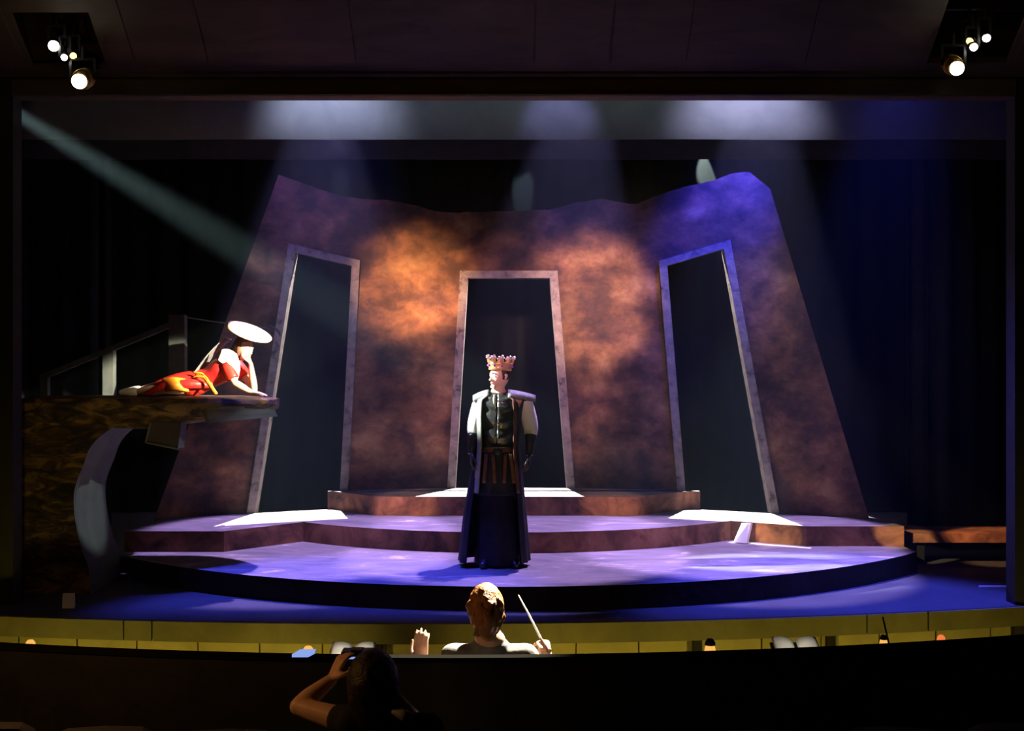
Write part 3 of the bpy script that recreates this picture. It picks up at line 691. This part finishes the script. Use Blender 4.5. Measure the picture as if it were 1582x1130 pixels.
for px, tilt in ((752, -4), (762, 3), (781, -2), (789, 5)):   # hanging straps of the skirt
    bm = bmesh.new(); sheet(bm, lambda u, v: (kxf(px+tilt*v)+(u-.5)*.032, ky-.150-.035*v, kzf(700+44*v)), 3, 8, .006); link('strap', bm, 'browntrim', king, smooth=True)
ringcloth('trousers', [(kzf(755), kxf(766), ky, .165, .120), (kzf(800), kxf(768), ky, .185, .135), (kzf(845), kxf(769), ky, .20, .15), (kzf(872), kxf(769), ky, .205, .16)], 'coat', king, pleat=(7, .06))
for s, a_ in (('L', (752, 866)), ('R', (791, 867))):
    bm = bmesh.new(); tube(bm, [J['an'+s]+V((0, .03, .09)), J['an'+s]+V((0, .01, .0)), J['an'+s].lerp(J['to'+s], .55), J['to'+s]+V((0, -.02, -.004))], [.052, .050, .046, .032], 12, 4)
    bmesh.ops.bisect_plane(bm, geom=bm.verts[:]+bm.edges[:]+bm.faces[:], plane_co=(0, 0, kz+.003), plane_no=(0, 0, -1), clear_outer=True)
    link('boot', bm, 'leather', king, smooth=True)
# sleeves and gauntlets
for s in 'LR':
    bm = bmesh.new(); q = [J['sh'+s], J['sh'+s].lerp(J['el'+s], .5), J['el'+s], J['el'+s].lerp(J['wr'+s], .45)]
    tube(bm, q, [.066, .072, .066, .050], 18, 6, 0, False); link('sleeve', bm, 'linen', king, smooth=True)
    bm = bmesh.new(); q = [J['el'+s].lerp(J['wr'+s], .30), J['el'+s].lerp(J['wr'+s], .7), J['wr'+s], J['wr'+s]+(J['wr'+s]-J['el'+s]).normalized()*.02]
    tube(bm, q, [.058, .046, .034, .034], 16, 5, 0, False); link('gauntlet', bm, 'leather', king, smooth=True)
for h in hs:
    bm = bmesh.new(); hand(bm, *h, 1.10); link('glove', fuse(bm, .005, 2), 'leather', king, smooth=True)
# long sleeveless coat: open down the front, flared to the hem, hanging from wide shoulders
A0, A1 = -PI/2+.92, -PI/2+2*PI-.92
ringcloth('coat', [(kzf(607), kxf(770), ky+.01, .075, .065), (kzf(609), kxf(771), ky+.01, .20, .10), (kzf(616), kxf(776), ky+.01, .235, .135), (kzf(640), kxf(771), ky+.01, .205, .15),
                   (kzf(690), kxf(768), ky+.01, .190, .155), (kzf(745), kxf(766), ky+.01, .235, .19), (kzf(800), kxf(764), ky+.01, .275, .23), (kzf(867), kxf(763), ky+.01, .312, .27)],
          'coat', king, A0, A1, 90, (13, .035), .010, nv=40)
for a, nm, mm, xs in ((A0, 'coat_facing', 'browntrim', 1), (A1, 'coat_facing', 'lining', -1)):
    rows = [(609, .085, .090), (618, .18, .13), (640, .190, .155), (690, .185, .165), (745, .215, .19), (760, .225, .198)]
    def f(u, v, a=a, xs=xs):
        t = v*(len(rows)-1); i = min(int(t), len(rows)-2); t -= i
        py, rx, ry = (rows[i][q]*(1-t)+rows[i+1][q]*t for q in range(3))
        an = a+xs*(.10-.20*u)*(1.0 if xs > 0 else 1.6)
        return (kxf(768)+(rx+.012)*math.cos(an), ky+(ry+.014)*math.sin(an), kzf(py))
    bm = bmesh.new(); sheet(bm, f, 4, 30, .008); link(nm, bm, mm, king, smooth=True)
for s in (-1, 1):    # stiff wing-like shoulder caps
    bm = bmesh.new(); x0 = kxf(770)+s*.085; x1 = kxf(778+s*49 if s > 0 else 778-s*0-47)
    def f(u, v, s=s, x0=x0, x1=x1):
        x = x0+(x1-x0)*u; a = -1.9+3.8*v
        r = .095*(1-.32*u)
        return (x, ky+.01+r*math.sin(a)*.95, kzf(605+4*u+5*u*u)+.010-(1-math.cos(a))*.055*(1-.25*u))
    sheet(bm, f, 8, 14, .014); link('shoulder_cap', bm, 'capleather', king, smooth=True)
bm = bmesh.new(); ball(bm, (kxf(764), ky-.135, kzf(617)), (.012, .008, .045), 10, 8); link('pendant', bm, 'silver', king, smooth=True)
for i in range(8):
    bm = bmesh.new(); ball(bm, (kxf(770), ky-.118-.02*math.sin(min(1, i/3)*PI/2), kzf(620+9*i)), .006, 8, 5)
    link('button', bm, 'browntrim', king, smooth=True)

# ---------------------------------------------------------------- the reclining woman (on the balcony, facing right)
wy = 10.30; wz0 = 1.722
def W(px, py, dy=0): return V(((px-791)/1750*10.2, wy+dy, wz0+(613-py)*.00583))
wom = empty('person', W(300, 613), 'person in red dress and wide pale hat reclining on the balcony', 'person')
wf = V((.80, -.55, -.12)); WR = frame_from(wf, V((.25, 0, 1)))
wh = W(374, 540, -.03)
J = dict(side=V((0, 1, 0)), front=V((.5, 0, -.7)), pelvis=W(296, 593), waist=W(318, 586), chest=W(340, 570), neck0=W(357, 556, -.01),
         shL=W(351, 563, -.13), shR=W(354, 560, .13), elL=W(366, 592, -.17), wrL=W(391, 606, -.18), elR=W(388, 603, .02), wrR=W(385, 562, -.05),
         hipL=W(292, 596, -.07), hipR=W(292, 592, .08), knL=W(252, 602, -.12), knR=W(258, 592, .08), anL=W(208, 606, -.05), anR=W(206, 604, .07), toL=W(190, 607, -.05), toR=W(188, 606, .07))
whs = [(J['wrL'], (1, -.1, -.12), (0, -.1, -1), 1, .25, .9), (J['wrR'], (-.35, -.1, 1), (-.9, .1, .0), 1, .5, .9)]
body_mesh('body', wom, J, WR, wh, .215, voxel=.0065, hands=whs, slim=.86)
def wat(x, y, z): return wh+WR @ V((x, y, z))*(.215/.235)
face_parts(wat, .215/.235, wom, WR)
bm = bmesh.new()
def whf(d, p):
    q = p.copy()
    if d.y > .30 and d.z < .50: q *= .80
    return q*(1+.03*noise.noise(d*7))
ball(bm, wh+WR @ V((0, -.014, .012)), (.088, .108, .116), 24, 18, 0, whf, WR)
tube(bm, [wh+WR @ V((0, -.08, .0)), wh+WR @ V((.0, -.125, -.05)), wh+WR @ V((.0, -.14, -.12))], [.045, .050, .025], 12, 4)
link('hair', fuse(bm, .007, 2), 'browntrim', wom, smooth=True)
# dress: bodice + gathered skirt spreading over the legs
bm = bmesh.new()
tube(bm, [W(292, 594), W(318, 585), W(340, 571), W(352, 561)], [(.165, .125), (.130, .10), (.160, .115), (.12, .08)], 24, 6, ref=V((.5, 0, -.7)))
tube(bm, [W(300, 592), W(272, 594), W(244, 599), W(222, 605)], [(.165, .115), (.185, .100), (.14, .070), (.08, .035)], 24, 6, ref=V((0, 0, 1)))
for i in range(7):
    y = -.15+.05*i
    tube(bm, [W(325-6*i, 596, y*.6), W(298, 588+2*abs(i-3), y*1.15), W(262, 596, y*1.2), W(228+5*(i % 3), 609, y)], [.03, .045, .040, .018], 10, 4)
link('dress', fuse(bm, .009, 2), 'red', wom, smooth=True)
for s, a_, b_ in (('L', 0, .8), ('R', 0, .55)):
    bm = bmesh.new(); a = J['sh'+s]; b = J['el'+s]
    tube(bm, [a, a.lerp(b, .4), a.lerp(b, b_)], [.056, .060, .056], 16, 5, 0, False); link('sleeve', bm, 'red', wom, smooth=True)
bm = bmesh.new()   # orange sheet over hip to ledge: overlit red dress, light put into its colour
sheet(bm, lambda u, v: W(303+34*v+4*math.sin(u*5), 579+4*v**2+30*max(0, v-.45)**1.2*1.7, -.168-.03*math.sin(v*2.4)+0*u)+V((.030*(u-.5), 0, .055*(u-.5)*(1-v*.5))), 5, 16, .010)
link('lit_hip_patch', bm, 'orange', wom, smooth=True)
bm = bmesh.new(); sheet(bm, lambda u, v: W(254+36*u+6*v, 583+5*abs(u-.5)+20*v, -.175-.055*math.sin(u*3.14)*(.35+math.sin(v*2.6))), 10, 8, .010)
link('lit_knee_patch', bm, 'orange', wom, smooth=True)  # orange patch at the knee: brightly lit red dress put in as colour
bm = bmesh.new()   # pale collar scarf over chest and forearm
sheet(bm, lambda u, v: W(344+24*u-7*v*(1-u)+5*math.sin(v*3.1)*u, 541+7*u+16*v+26*u*v-4*math.sin(u*3.1), -.150-.03*math.sin(u*3)*math.sin(.6+v*2)), 10, 10, .008)
link('scarf', bm, 'linen', wom, smooth=True)
bm = bmesh.new()   # veil from the back of the head to the hip
sheet(bm, lambda u, v: W(346-50*v+3*u, 524+58*v, -.10+.20*u)+V((0, 0, .03*math.sin(v*3.1))), 10, 16, .005)
link('veil', bm, 'veil', wom, smooth=True)
hat = empty('hat', W(383, 511)); hat.parent = wom; hat.matrix_parent_inverse = wom.matrix_world.inverted()
hcn = W(383, 511, -.04); hn = V((.36, -.27, .84)).normalized(); h1 = V((.90, 0, -.40)); h1 = (h1-h1.dot(hn)*hn).normalized(); h2 = hn.cross(h1)
def hr(r, h): return [hcn+hn*h+(h1*math.cos(a)*r*.94+h2*math.sin(a)*r*.88) for a in (2*PI*i/40 for i in range(40))]
bm = bmesh.new(); loft(bm, [hr(.002, -.004), hr(.10, -.004), hr(.17, -.014), hr(.222, -.020), hr(.228, -.010), hr(.18, .004), hr(.09, .024), hr(.03, .034), hr(.002, .036)])
link('brim', bm, 'straw', hat, smooth=True)
for s, o in (('L', (185, 607, -.05)), ('R', (183, 606, .07))):
    bm = bmesh.new(); tube(bm, [J['an'+s]+V((-.01, 0, 0)), J['an'+s].lerp(J['to'+s], .5), J['to'+s]+V((-.03, 0, 0))], [.040, .040, .026], 12, 4); link('slipper', bm, 'linen', wom, smooth=True)

# ---------------------------------------------------------------- the conductor (back view, in the pit)
def C(px, py, d=5.3): return V(((px-791)/1750*d, d, 2-(py-565)/1750*d))
con = empty('person', C(755, 1100), 'person in grey shirt seen from behind conducting with raised hands in the pit', 'person')
chc = C(751, 944, 5.34); CR = frame_from(V((.02, 1, -.08)))
n0 = C(757, 992, 5.30)
def cd(dx, dy, dz): return n0+V((dx, dy, dz))
J = dict(side=V((1, 0, 0)), front=V((0, 1, 0)), neck0=cd(0, 0, .0), chest=cd(0, .03, -.20), waist=cd(0, .02, -.42), pelvis=cd(0, 0, -.62), shL=cd(-.165, .01, -.075), shR=cd(.165, .01, -.075),
         elL=cd(-.27, .12, -.30), wrL=C(650, 1028, 5.60), elR=cd(.27, .12, -.28), wrR=C(840, 1032, 5.60),
         hipL=cd(-.10, 0, -.66), hipR=cd(.10, 0, -.66), knL=cd(-.11, .03, -1.10), knR=cd(.11, .03, -1.10), anL=cd(-.12, 0, -1.47), anR=cd(.12, 0, -1.47), toL=cd(-.13, .15, -1.515), toR=cd(.13, .15, -1.515))
zf = -.86+.035-J['anL'].z
for q in ('anL', 'anR', 'toL', 'toR'): J[q] = J[q]+V((0, 0, zf+(-.0)))
chs = [(J['wrL'], (.0, .10, 1), (.35, .9, 0), 1, .35, 1.05, .05), (J['wrR'], (.05, .25, 1), (-.55, .8, 0), -1, 1.25, 1.05)]
body_mesh('body', con, J, CR, chc, .225, voxel=.0065, hands=chs)
bm = bmesh.new()
def cfn(d, p):
    q = p*(1+.05*noise.noise(d*5)+.03*noise.noise(d*14))
    if d.y > .30 and d.z < .45: q *= .84
    return q
ball(bm, chc+V((0, -.016, .016)), (.086, .108, .118), 32, 24, 0, cfn, CR)
random.seed(3)
for i in range(26):
    a = random.uniform(-1.15, 1.15); h = random.uniform(-.05, .07); r = .088
    p = chc+V((.92*r*math.sin(a), -.02-r*math.cos(a)*1.05, h))
    tube(bm, [p, p+V((.010*math.sin(a)+random.uniform(-.01, .01), -.006, -.02)), p+V((random.uniform(-.02, .02), .002, -.05))], [.014, .013, .007], 6, 3)
tube(bm, [chc+V((.004, -.105, .0)), chc+V((.006, -.112, -.045)), chc+V((.010, -.085, -.115))], [.046, .040, .018], 12, 5)
link('hair', fuse(bm, .006, 1), 'auburn', con, smooth=True)
def shirt(name, parent, J, m, R_=1.0, sl=.55, fr=V((0, 1, 0)), neck=.0):
    bm = bmesh.new()
    up = (V(J['neck0'])-V(J['chest'])).normalized()
    tube(bm, [J['pelvis'], J['waist'], J['chest'], V(J['neck0'])-up*(.035+neck)], [(.175*R_, .125*R_), (.155*R_, .115*R_), (.19*R_, .13*R_), (.095*R_, .075*R_)], 24, 5, ref=fr)
    tube(bm, [V(J['shL'])-V(((V(J['shR'])-V(J['shL'])).normalized()))*.006, V(J['chest']).lerp(V(J['neck0']), .52), V(J['shR'])], [.066*R_, .082*R_, .066*R_], 16, 4)
    for s in 'LR': tube(bm, [J['sh'+s], V(J['sh'+s]).lerp(V(J['el'+s]), sl)], [.066*R_, .058*R_], 14, 4)
    return link(name, fuse(bm, .008, 3), m, parent, smooth=True)
shirt('shirt', con, J, 'greyshirt')
bm = bmesh.new()
tube(bm, [J['pelvis']+V((0, 0, .02)), J['pelvis']-V((0, 0, .08))], [(.17, .125), (.175, .13)], 18, 3)
for s in 'LR': tube(bm, [J['hip'+s], J['kn'+s], J['an'+s]+V((0, 0, .03))], [.098, .072, .060], 14, 5)
link('trousers', fuse(bm, .010, 2), 'darkshirt', con, smooth=True)
for s in 'LR':
    bm = bmesh.new(); tube(bm, [J['an'+s]+V((0, -.05, -.0)), J['an'+s].lerp(J['to'+s], .5), J['to'+s]], [.042, .044, .034], 12, 4)
    bmesh.ops.bisect_plane(bm, geom=bm.verts[:]+bm.edges[:]+bm.faces[:], plane_co=(0, 0, -.857), plane_no=(0, 0, -1), clear_outer=True)
    link('shoe', bm, 'blackmetal', con, smooth=True)
bm = bmesh.new(); tube(bm, [C(846, 1009, 5.62), C(842, 1000, 5.62), C(836, 988, 5.64)], [.008, .012, .007], 10, 3)
bt = tag(link('baton', bm, 'browntrim', smooth=True), 'white conducting baton held up in the conductor\'s right hand', 'baton')
bm = bmesh.new(); tube(bm, [C(838, 992, 5.64), C(818, 952, 5.70), C(801, 920, 5.74)], [.0062, .0050, .0032], 8, 3)
link('shaft', bm, 'paper', bt, smooth=True)

# ---------------------------------------------------------------- the photographer in the front row
def F(px, py, d=4.3): return V(((px-791)/1750*d, d, 2-(py-565)/1750*d))
pho = empty('person', F(600, 1400, 4.3), 'dark-haired person in the front row raising a camera with bare arm', 'person')
phc = F(575, 1058, 4.28); PR = frame_from(V((-.12, 1, .06)))
n0 = F(590, 1104, 4.26)
def pd(dx, dy, dz): return n0+V((dx, dy, dz))
J = dict(side=V((1, 0, 0)), front=V((0, 1, 0)), neck0=n0, chest=pd(.01, .0, -.16), waist=pd(.01, .03, -.29), pelvis=pd(.01, .06, -.39), shL=F(545, 1118, 4.25), shR=pd(.17, 0, -.06),
         elL=F(462, 1092, 4.36), wrL=F(512, 1051, 4.44), elR=pd(.20, .20, -.20), wrR=F(585, 1052, 4.50),
         hipL=pd(-.08, .06, -.385), hipR=pd(.10, .06, -.385), knL=pd(-.10, .36, -.40), knR=pd(.12, .36, -.40), anL=pd(-.10, .36, -.88), anR=pd(.12, .36, -.88), toL=pd(-.10, .48, -.92), toR=pd(.12, .48, -.92))
for q in ('anL', 'anR'): J[q].z = -.235
for q in ('toL', 'toR'): J[q].z = -.245
phs = [(J['wrL'], (.35, .12, .75), (.8, .5, -.2), -1, 1.0, .95), (J['wrR'], (-.5, .1, .8), (-.5, .6, 0), 1, 1.0, .95)]
body_mesh('body', pho, J, PR, phc, .225, voxel=.0065, hands=phs)
bm = bmesh.new()
ball(bm, phc+V((.004, -.018, .014)), (.098, .116, .124), 32, 24, 0, lambda d, p: p*(1+.06*noise.noise(d*4))*(.84 if d.y > .35 and d.z < .4 else 1), PR)
tube(bm, [phc+V((.01, -.06, -.02)), phc+V((.03, -.065, -.10)), phc+V((.055, -.045, -.19)), phc+V((.07, -.03, -.26))], [(.098, .06), (.088, .05), (.066, .04), (.03, .025)], 16, 5)
link('hair', fuse(bm, .007, 1), 'hair', pho, smooth=True)
shirt('shirt', pho, J, 'darkshirt', 1.0, .22)
bm = bmesh.new(); tube(bm, [F(610, 1100, 4.16), F(626, 1106, 4.15), F(633, 1116, 4.15)], [(.012, .02), (.022, .03), (.014, .02)], 10, 4); link('shirt_collar', bm, 'lining', pho, smooth=True)
bm = bmesh.new()
tube(bm, [J['pelvis'], J['pelvis']-V((0, -.03, .04))], [.15, .14], 16, 3)
for s in 'LR': tube(bm, [J['hip'+s], J['kn'+s], J['an'+s]+V((0, 0, .03))], [.090, .070, .056], 14, 5)
link('trousers', fuse(bm, .010, 2), 'darkshirt', pho, smooth=True)
ca = empty('camera_body', F(548, 1022, 4.50), 'black camera raised before the photographer\'s face, faint blue screen glow', 'camera')
bm = bmesh.new(); box(bm, F(527, 1030, 4.47), (F(575, 1030, 4.47)[0], 4.54, F(527, 1008, 4.47)[2])); link('casing', bm, 'blackmetal', ca, bevel=.008)
bm = bmesh.new(); c_ = F(552, 1020, 4.54); tube(bm, [c_, c_+V((0, .07, 0))], .032, 16, 2, 0, False); link('lens', bm, 'blackmetal', ca, smooth=True)
bm = bmesh.new(); box(bm, F(538, 1019, 4.462), (F(549, 1019, 4.462)[0], 4.472, F(538, 1015, 4.462)[2])); link('screen', bm, 'screen', ca)
bm = bmesh.new(); box(bm, (F(543, 1008, 4.49)[0], 4.48, F(543, 1008, 4.49)[2]-.004), (F(560, 1008, 4.49)[0], 4.53, F(543, 1004, 4.49)[2])); link('viewfinder', bm, 'blackmetal', ca, bevel=.003)

# ================================================================ PIT FURNITURE AND HOUSE SEATS
# music stands with papers; only their tops show over the pit rail
def stand(label, px, py, d, wpx=60, tilt=.35, paper=True, papm='paper', yaw=0):
    x = (px-791)/1750*d; z = 2-(py-565)/1750*d; w_ = wpx/1750*d/2
    e = empty('music_stand', (x, d, -.86), label, 'music stand', 'music stands in the pit')
    R_ = Matrix.Rotation(yaw, 3, 'Z') @ Matrix.Rotation(-tilt, 3, 'X')
    top = V((x, d, z))
    def at_(a, b, c_): return top+R_ @ V((a, b, c_))
    bm = bmesh.new(); hexa(bm, [at_(-w_, 0, -.24), at_(w_, 0, -.24), at_(w_, .012, -.24), at_(-w_, .012, -.24), at_(-w_, 0, 0), at_(w_, 0, 0), at_(w_, .012, 0), at_(-w_, .012, 0)])
    hexa(bm, [at_(-w_, -.05, -.25), at_(w_, -.05, -.25), at_(w_, .012, -.25), at_(-w_, .012, -.25), at_(-w_, -.05, -.24), at_(w_, -.05, -.24), at_(w_, .012, -.24), at_(-w_, .012, -.24)])
    link('desk', bm, 'blackmetal', e)
    if paper:
        bm = bmesh.new()
        for s in (-1, 1):
            sheet(bm, lambda u, v, s=s: at_(s*(.01+(w_-.02)*u), -.012-.018*math.sin(u*2.6), -.235+(.245+.01*u)*v), 6, 4, .003)
        link('sheet_music', bm, papm, e, smooth=True)
    bm = bmesh.new(); tube(bm, [at_(0, .02, -.14), (x, d+.03, z-.35), (x, d+.03, -.80)], .012, 8, 2); link('pole', bm, 'blackmetal', e, smooth=True)
    for k in range(3):
        a = k*2*PI/3+.5; bm = bmesh.new(); tube(bm, [(x, d+.03, -.78), (x+.22*math.cos(a), d+.03+.22*math.sin(a), -.850)], .008, 6, 2); link('leg', bm, 'blackmetal', e, smooth=True)
    return e
def lamp(label, px, py, d, m, sz=.05, dark=True):
    x = (px-791)/1750*d; z = 2-(py-565)/1750*d
    e = empty('stand_lamp', (x, d, z), label, 'lamp', 'stand lamps in the pit')
    bm = bmesh.new(); loft(bm, [[(x+r*math.cos(a), d+r*math.sin(a), z+h) for a in (2*PI*i/16 for i in range(16))] for r, h in ((sz*.95, -sz*.9), (sz*.8, -.1*sz), (sz*.5, sz*.3))]); link('shade', bm, m, e, smooth=True)
    if dark: bm = bmesh.new(); loft(bm, [[(x+r*math.cos(a), d+r*math.sin(a), z+h) for a in (2*PI*i/16 for i in range(16))] for r, h in ((sz*.9, .12*sz), (sz*.85, .5*sz), (sz*.5, sz*1.1), (sz*.1, sz*1.2))]); link('cap', bm, 'blackmetal', e, smooth=True)
    bm = bmesh.new(); tube(bm, [(x, d, z-.2*sz), (x, d+.03, z-.3), (x, d+.06, -.80)], .009, 6, 3); link('stem', bm, 'blackmetal', e, smooth=True)
    bm = bmesh.new(); tube(bm, [(x, d+.06, -.835), (x, d+.06, -.80)], .09, 16, 2, 0, False); link('base', bm, 'blackmetal', e, smooth=True)
stand('music stand with white pages lit up, left of the conductor behind the camera', 547, 1001, 6.6, 72, 1.15)
point('page_light', (-.93, 6.42, .50), 1.2, (1, .9, .7), .02)
stand('music stand with glowing pages right of the conductor, between two capped lamps', 1226, 993, 6.6, 74, 1.15)
point('page_light', (1.64, 6.42, .54), .8, (1, .9, .7), .02)
stand('conductor\'s low music desk hidden in front of the grey-shirted conductor', 757, 1030, 5.95, 150, .7)
lamp('orange lamp glowing near the left edge above the pit rail', 47, 992, 7.4, 'shade', .036, False)
lamp('orange lamp glowing behind the pit rail beside the white-paged stand', 476, 1002, 7.0, 'shade', .038, False)
lamp('dark-capped lamp glowing behind the pit rail, left of the right-hand stand', 1097, 998, 7.4, 'shade', .040)
lamp('dark-capped lamp near a slanted rod, behind the pit rail', 1365, 989, 7.4, 'shade', .028)
lamp('small red lamp at the right end of the pit', 1454, 984, 7.6, 'redshade', .030, False)
bm = bmesh.new(); a_ = (-0.952, 4.930, 0.721); b_ = (-0.870, 4.930, 0.746)
hexa(bm, [(a_[0], 4.90, .737), (b_[0]-.012, 4.90, .737), (b_[0]+.006, 4.96, .737), (a_[0]+.02, 4.96, .737), (a_[0], 4.90, .750), (b_[0]-.012, 4.90, .750), (b_[0]+.006, 4.99, .750), (a_[0]+.02, 4.99, .750)])
tag(link('note_pad', bm, 'screen'), 'small pale blue pad with added glow lying on top of the pit rail', 'pad')  # paper pad, no lamp: its lit look is emission in the material
bm = bmesh.new(); tube(bm, [(2.587, 7.900, 0.239), (2.618, 7.900, 0.104), (2.721, 7.950, -0.294), (2.754, 7.980, -0.850)], .007, 6, 2)
tag(link('microphone_rod', bm, 'steel', smooth=True), 'thin slanted pale rod rising from the pit above a capped lamp', 'rod')
for k, (x, lb) in enumerate(((-1.05, 'dark wooden post against the pit wall left of the conductor'), (1.47, 'dark wooden post against the pit wall beside the middle capped lamp'), (2.57, 'dark wooden post against the pit wall beside the slanted rod'))):
    bm = bmesh.new(); y = stage_edge(x)+.07; box(bm, (x-.035, y-.03, -.86), (x+.035, y+.03, -.155)); tag(link('pit_post', bm, 'rail', bevel=.004), lb, 'post', 'posts under the stage front')

# front-row seats: rounded backs just in the bottom of the picture
def seat_proto():
    e = empty('theatre_seat', (0, 0, -.28), None, 'seat', 'front row seats')
    bm = bmesh.new()
    def outline(s): return [(-.190*s, .0), (.190*s, 0), (.203*s, .30), (.203*s, .52), (.185*s, .565), (.14*s, .588), (0, .594), (-.14*s, .588), (-.185*s, .565), (-.203*s, .52), (-.203*s, .30)]
    rings = [[(x*k, y, .42+z*(1 if k > .9 else .97)+(.0 if k > .9 else .01)-.02) for x, z in outline(1)] for y, k in ((-.045, .90), (-.06, .985), (-.035, 1.0), (0, .985), (.02, .92))]
    loft(bm, rings); link('backrest', bm, 'seat', e, smooth=False)
    bm = bmesh.new(); box(bm, (-.195, .03, .40), (.195, .46, .50)); link('cushion', bm, 'seat', e, bevel=.03)
    for s in (1,):
        bm = bmesh.new(); box(bm, (s*.226-.018, .0, .60), (s*.226+.018, .38, .635)); link('armrest', bm, 'wood', e, bevel=.01)
        bm = bmesh.new(); box(bm, (s*.226-.015, .0, .0), (s*.226+.015, .30, .598)); link('leg', bm, 'blackmetal', e)
    for ch in e.children: ch.matrix_parent_inverse = Matrix.Identity(4)
    return e
SEATS = [(-1.90, 'leftmost front row seat back in the bottom left corner'), (-1.45, 'second front row seat back from the bottom left corner'), (-1.0, 'third front row seat back, beside the photographer\'s elbow'),
         (-.50, 'front row seat back directly behind the photographer'), (-.03, 'front row seat back just right of the photographer'), (.44, 'front row seat back below the conductor\'s baton'),
         (.90, 'third front row seat back from the bottom right corner'), (1.36, 'second front row seat back from the bottom right corner'), (1.82, 'rightmost front row seat back in the bottom right corner')]
first = seat_proto()
for i, (x, lb) in enumerate(SEATS):
    s = first if i == 0 else copy_tree(first)
    y = 3.96+.03*x*x
    s.location = (x, y, -.28); s.rotation_euler = (0, 0, -.06*x); s['label'] = lb

# ---------------------------------------------------------------- haze over the stage
hm = bpy.data.materials.new('stage_haze'); hm.use_nodes = True; nt = hm.node_tree; nt.nodes.clear()
o_ = nt.nodes.new('ShaderNodeOutputMaterial'); vs = nt.nodes.new('ShaderNodeVolumeScatter')
vs.inputs['Color'].default_value = (.68, .94, 1, 1); vs.inputs['Density'].default_value = .0055; vs.inputs['Anisotropy'].default_value = .25
nt.links.new(vs.outputs[0], o_.inputs['Volume'])
bm = bmesh.new(); box(bm, (-6.85, 9.74, .01), (6.85, 12.34, 5.9))
hz = link('haze', bm, hm); tag(hz, 'thin theatrical haze hanging over the stage', 'haze', kind='stuff')
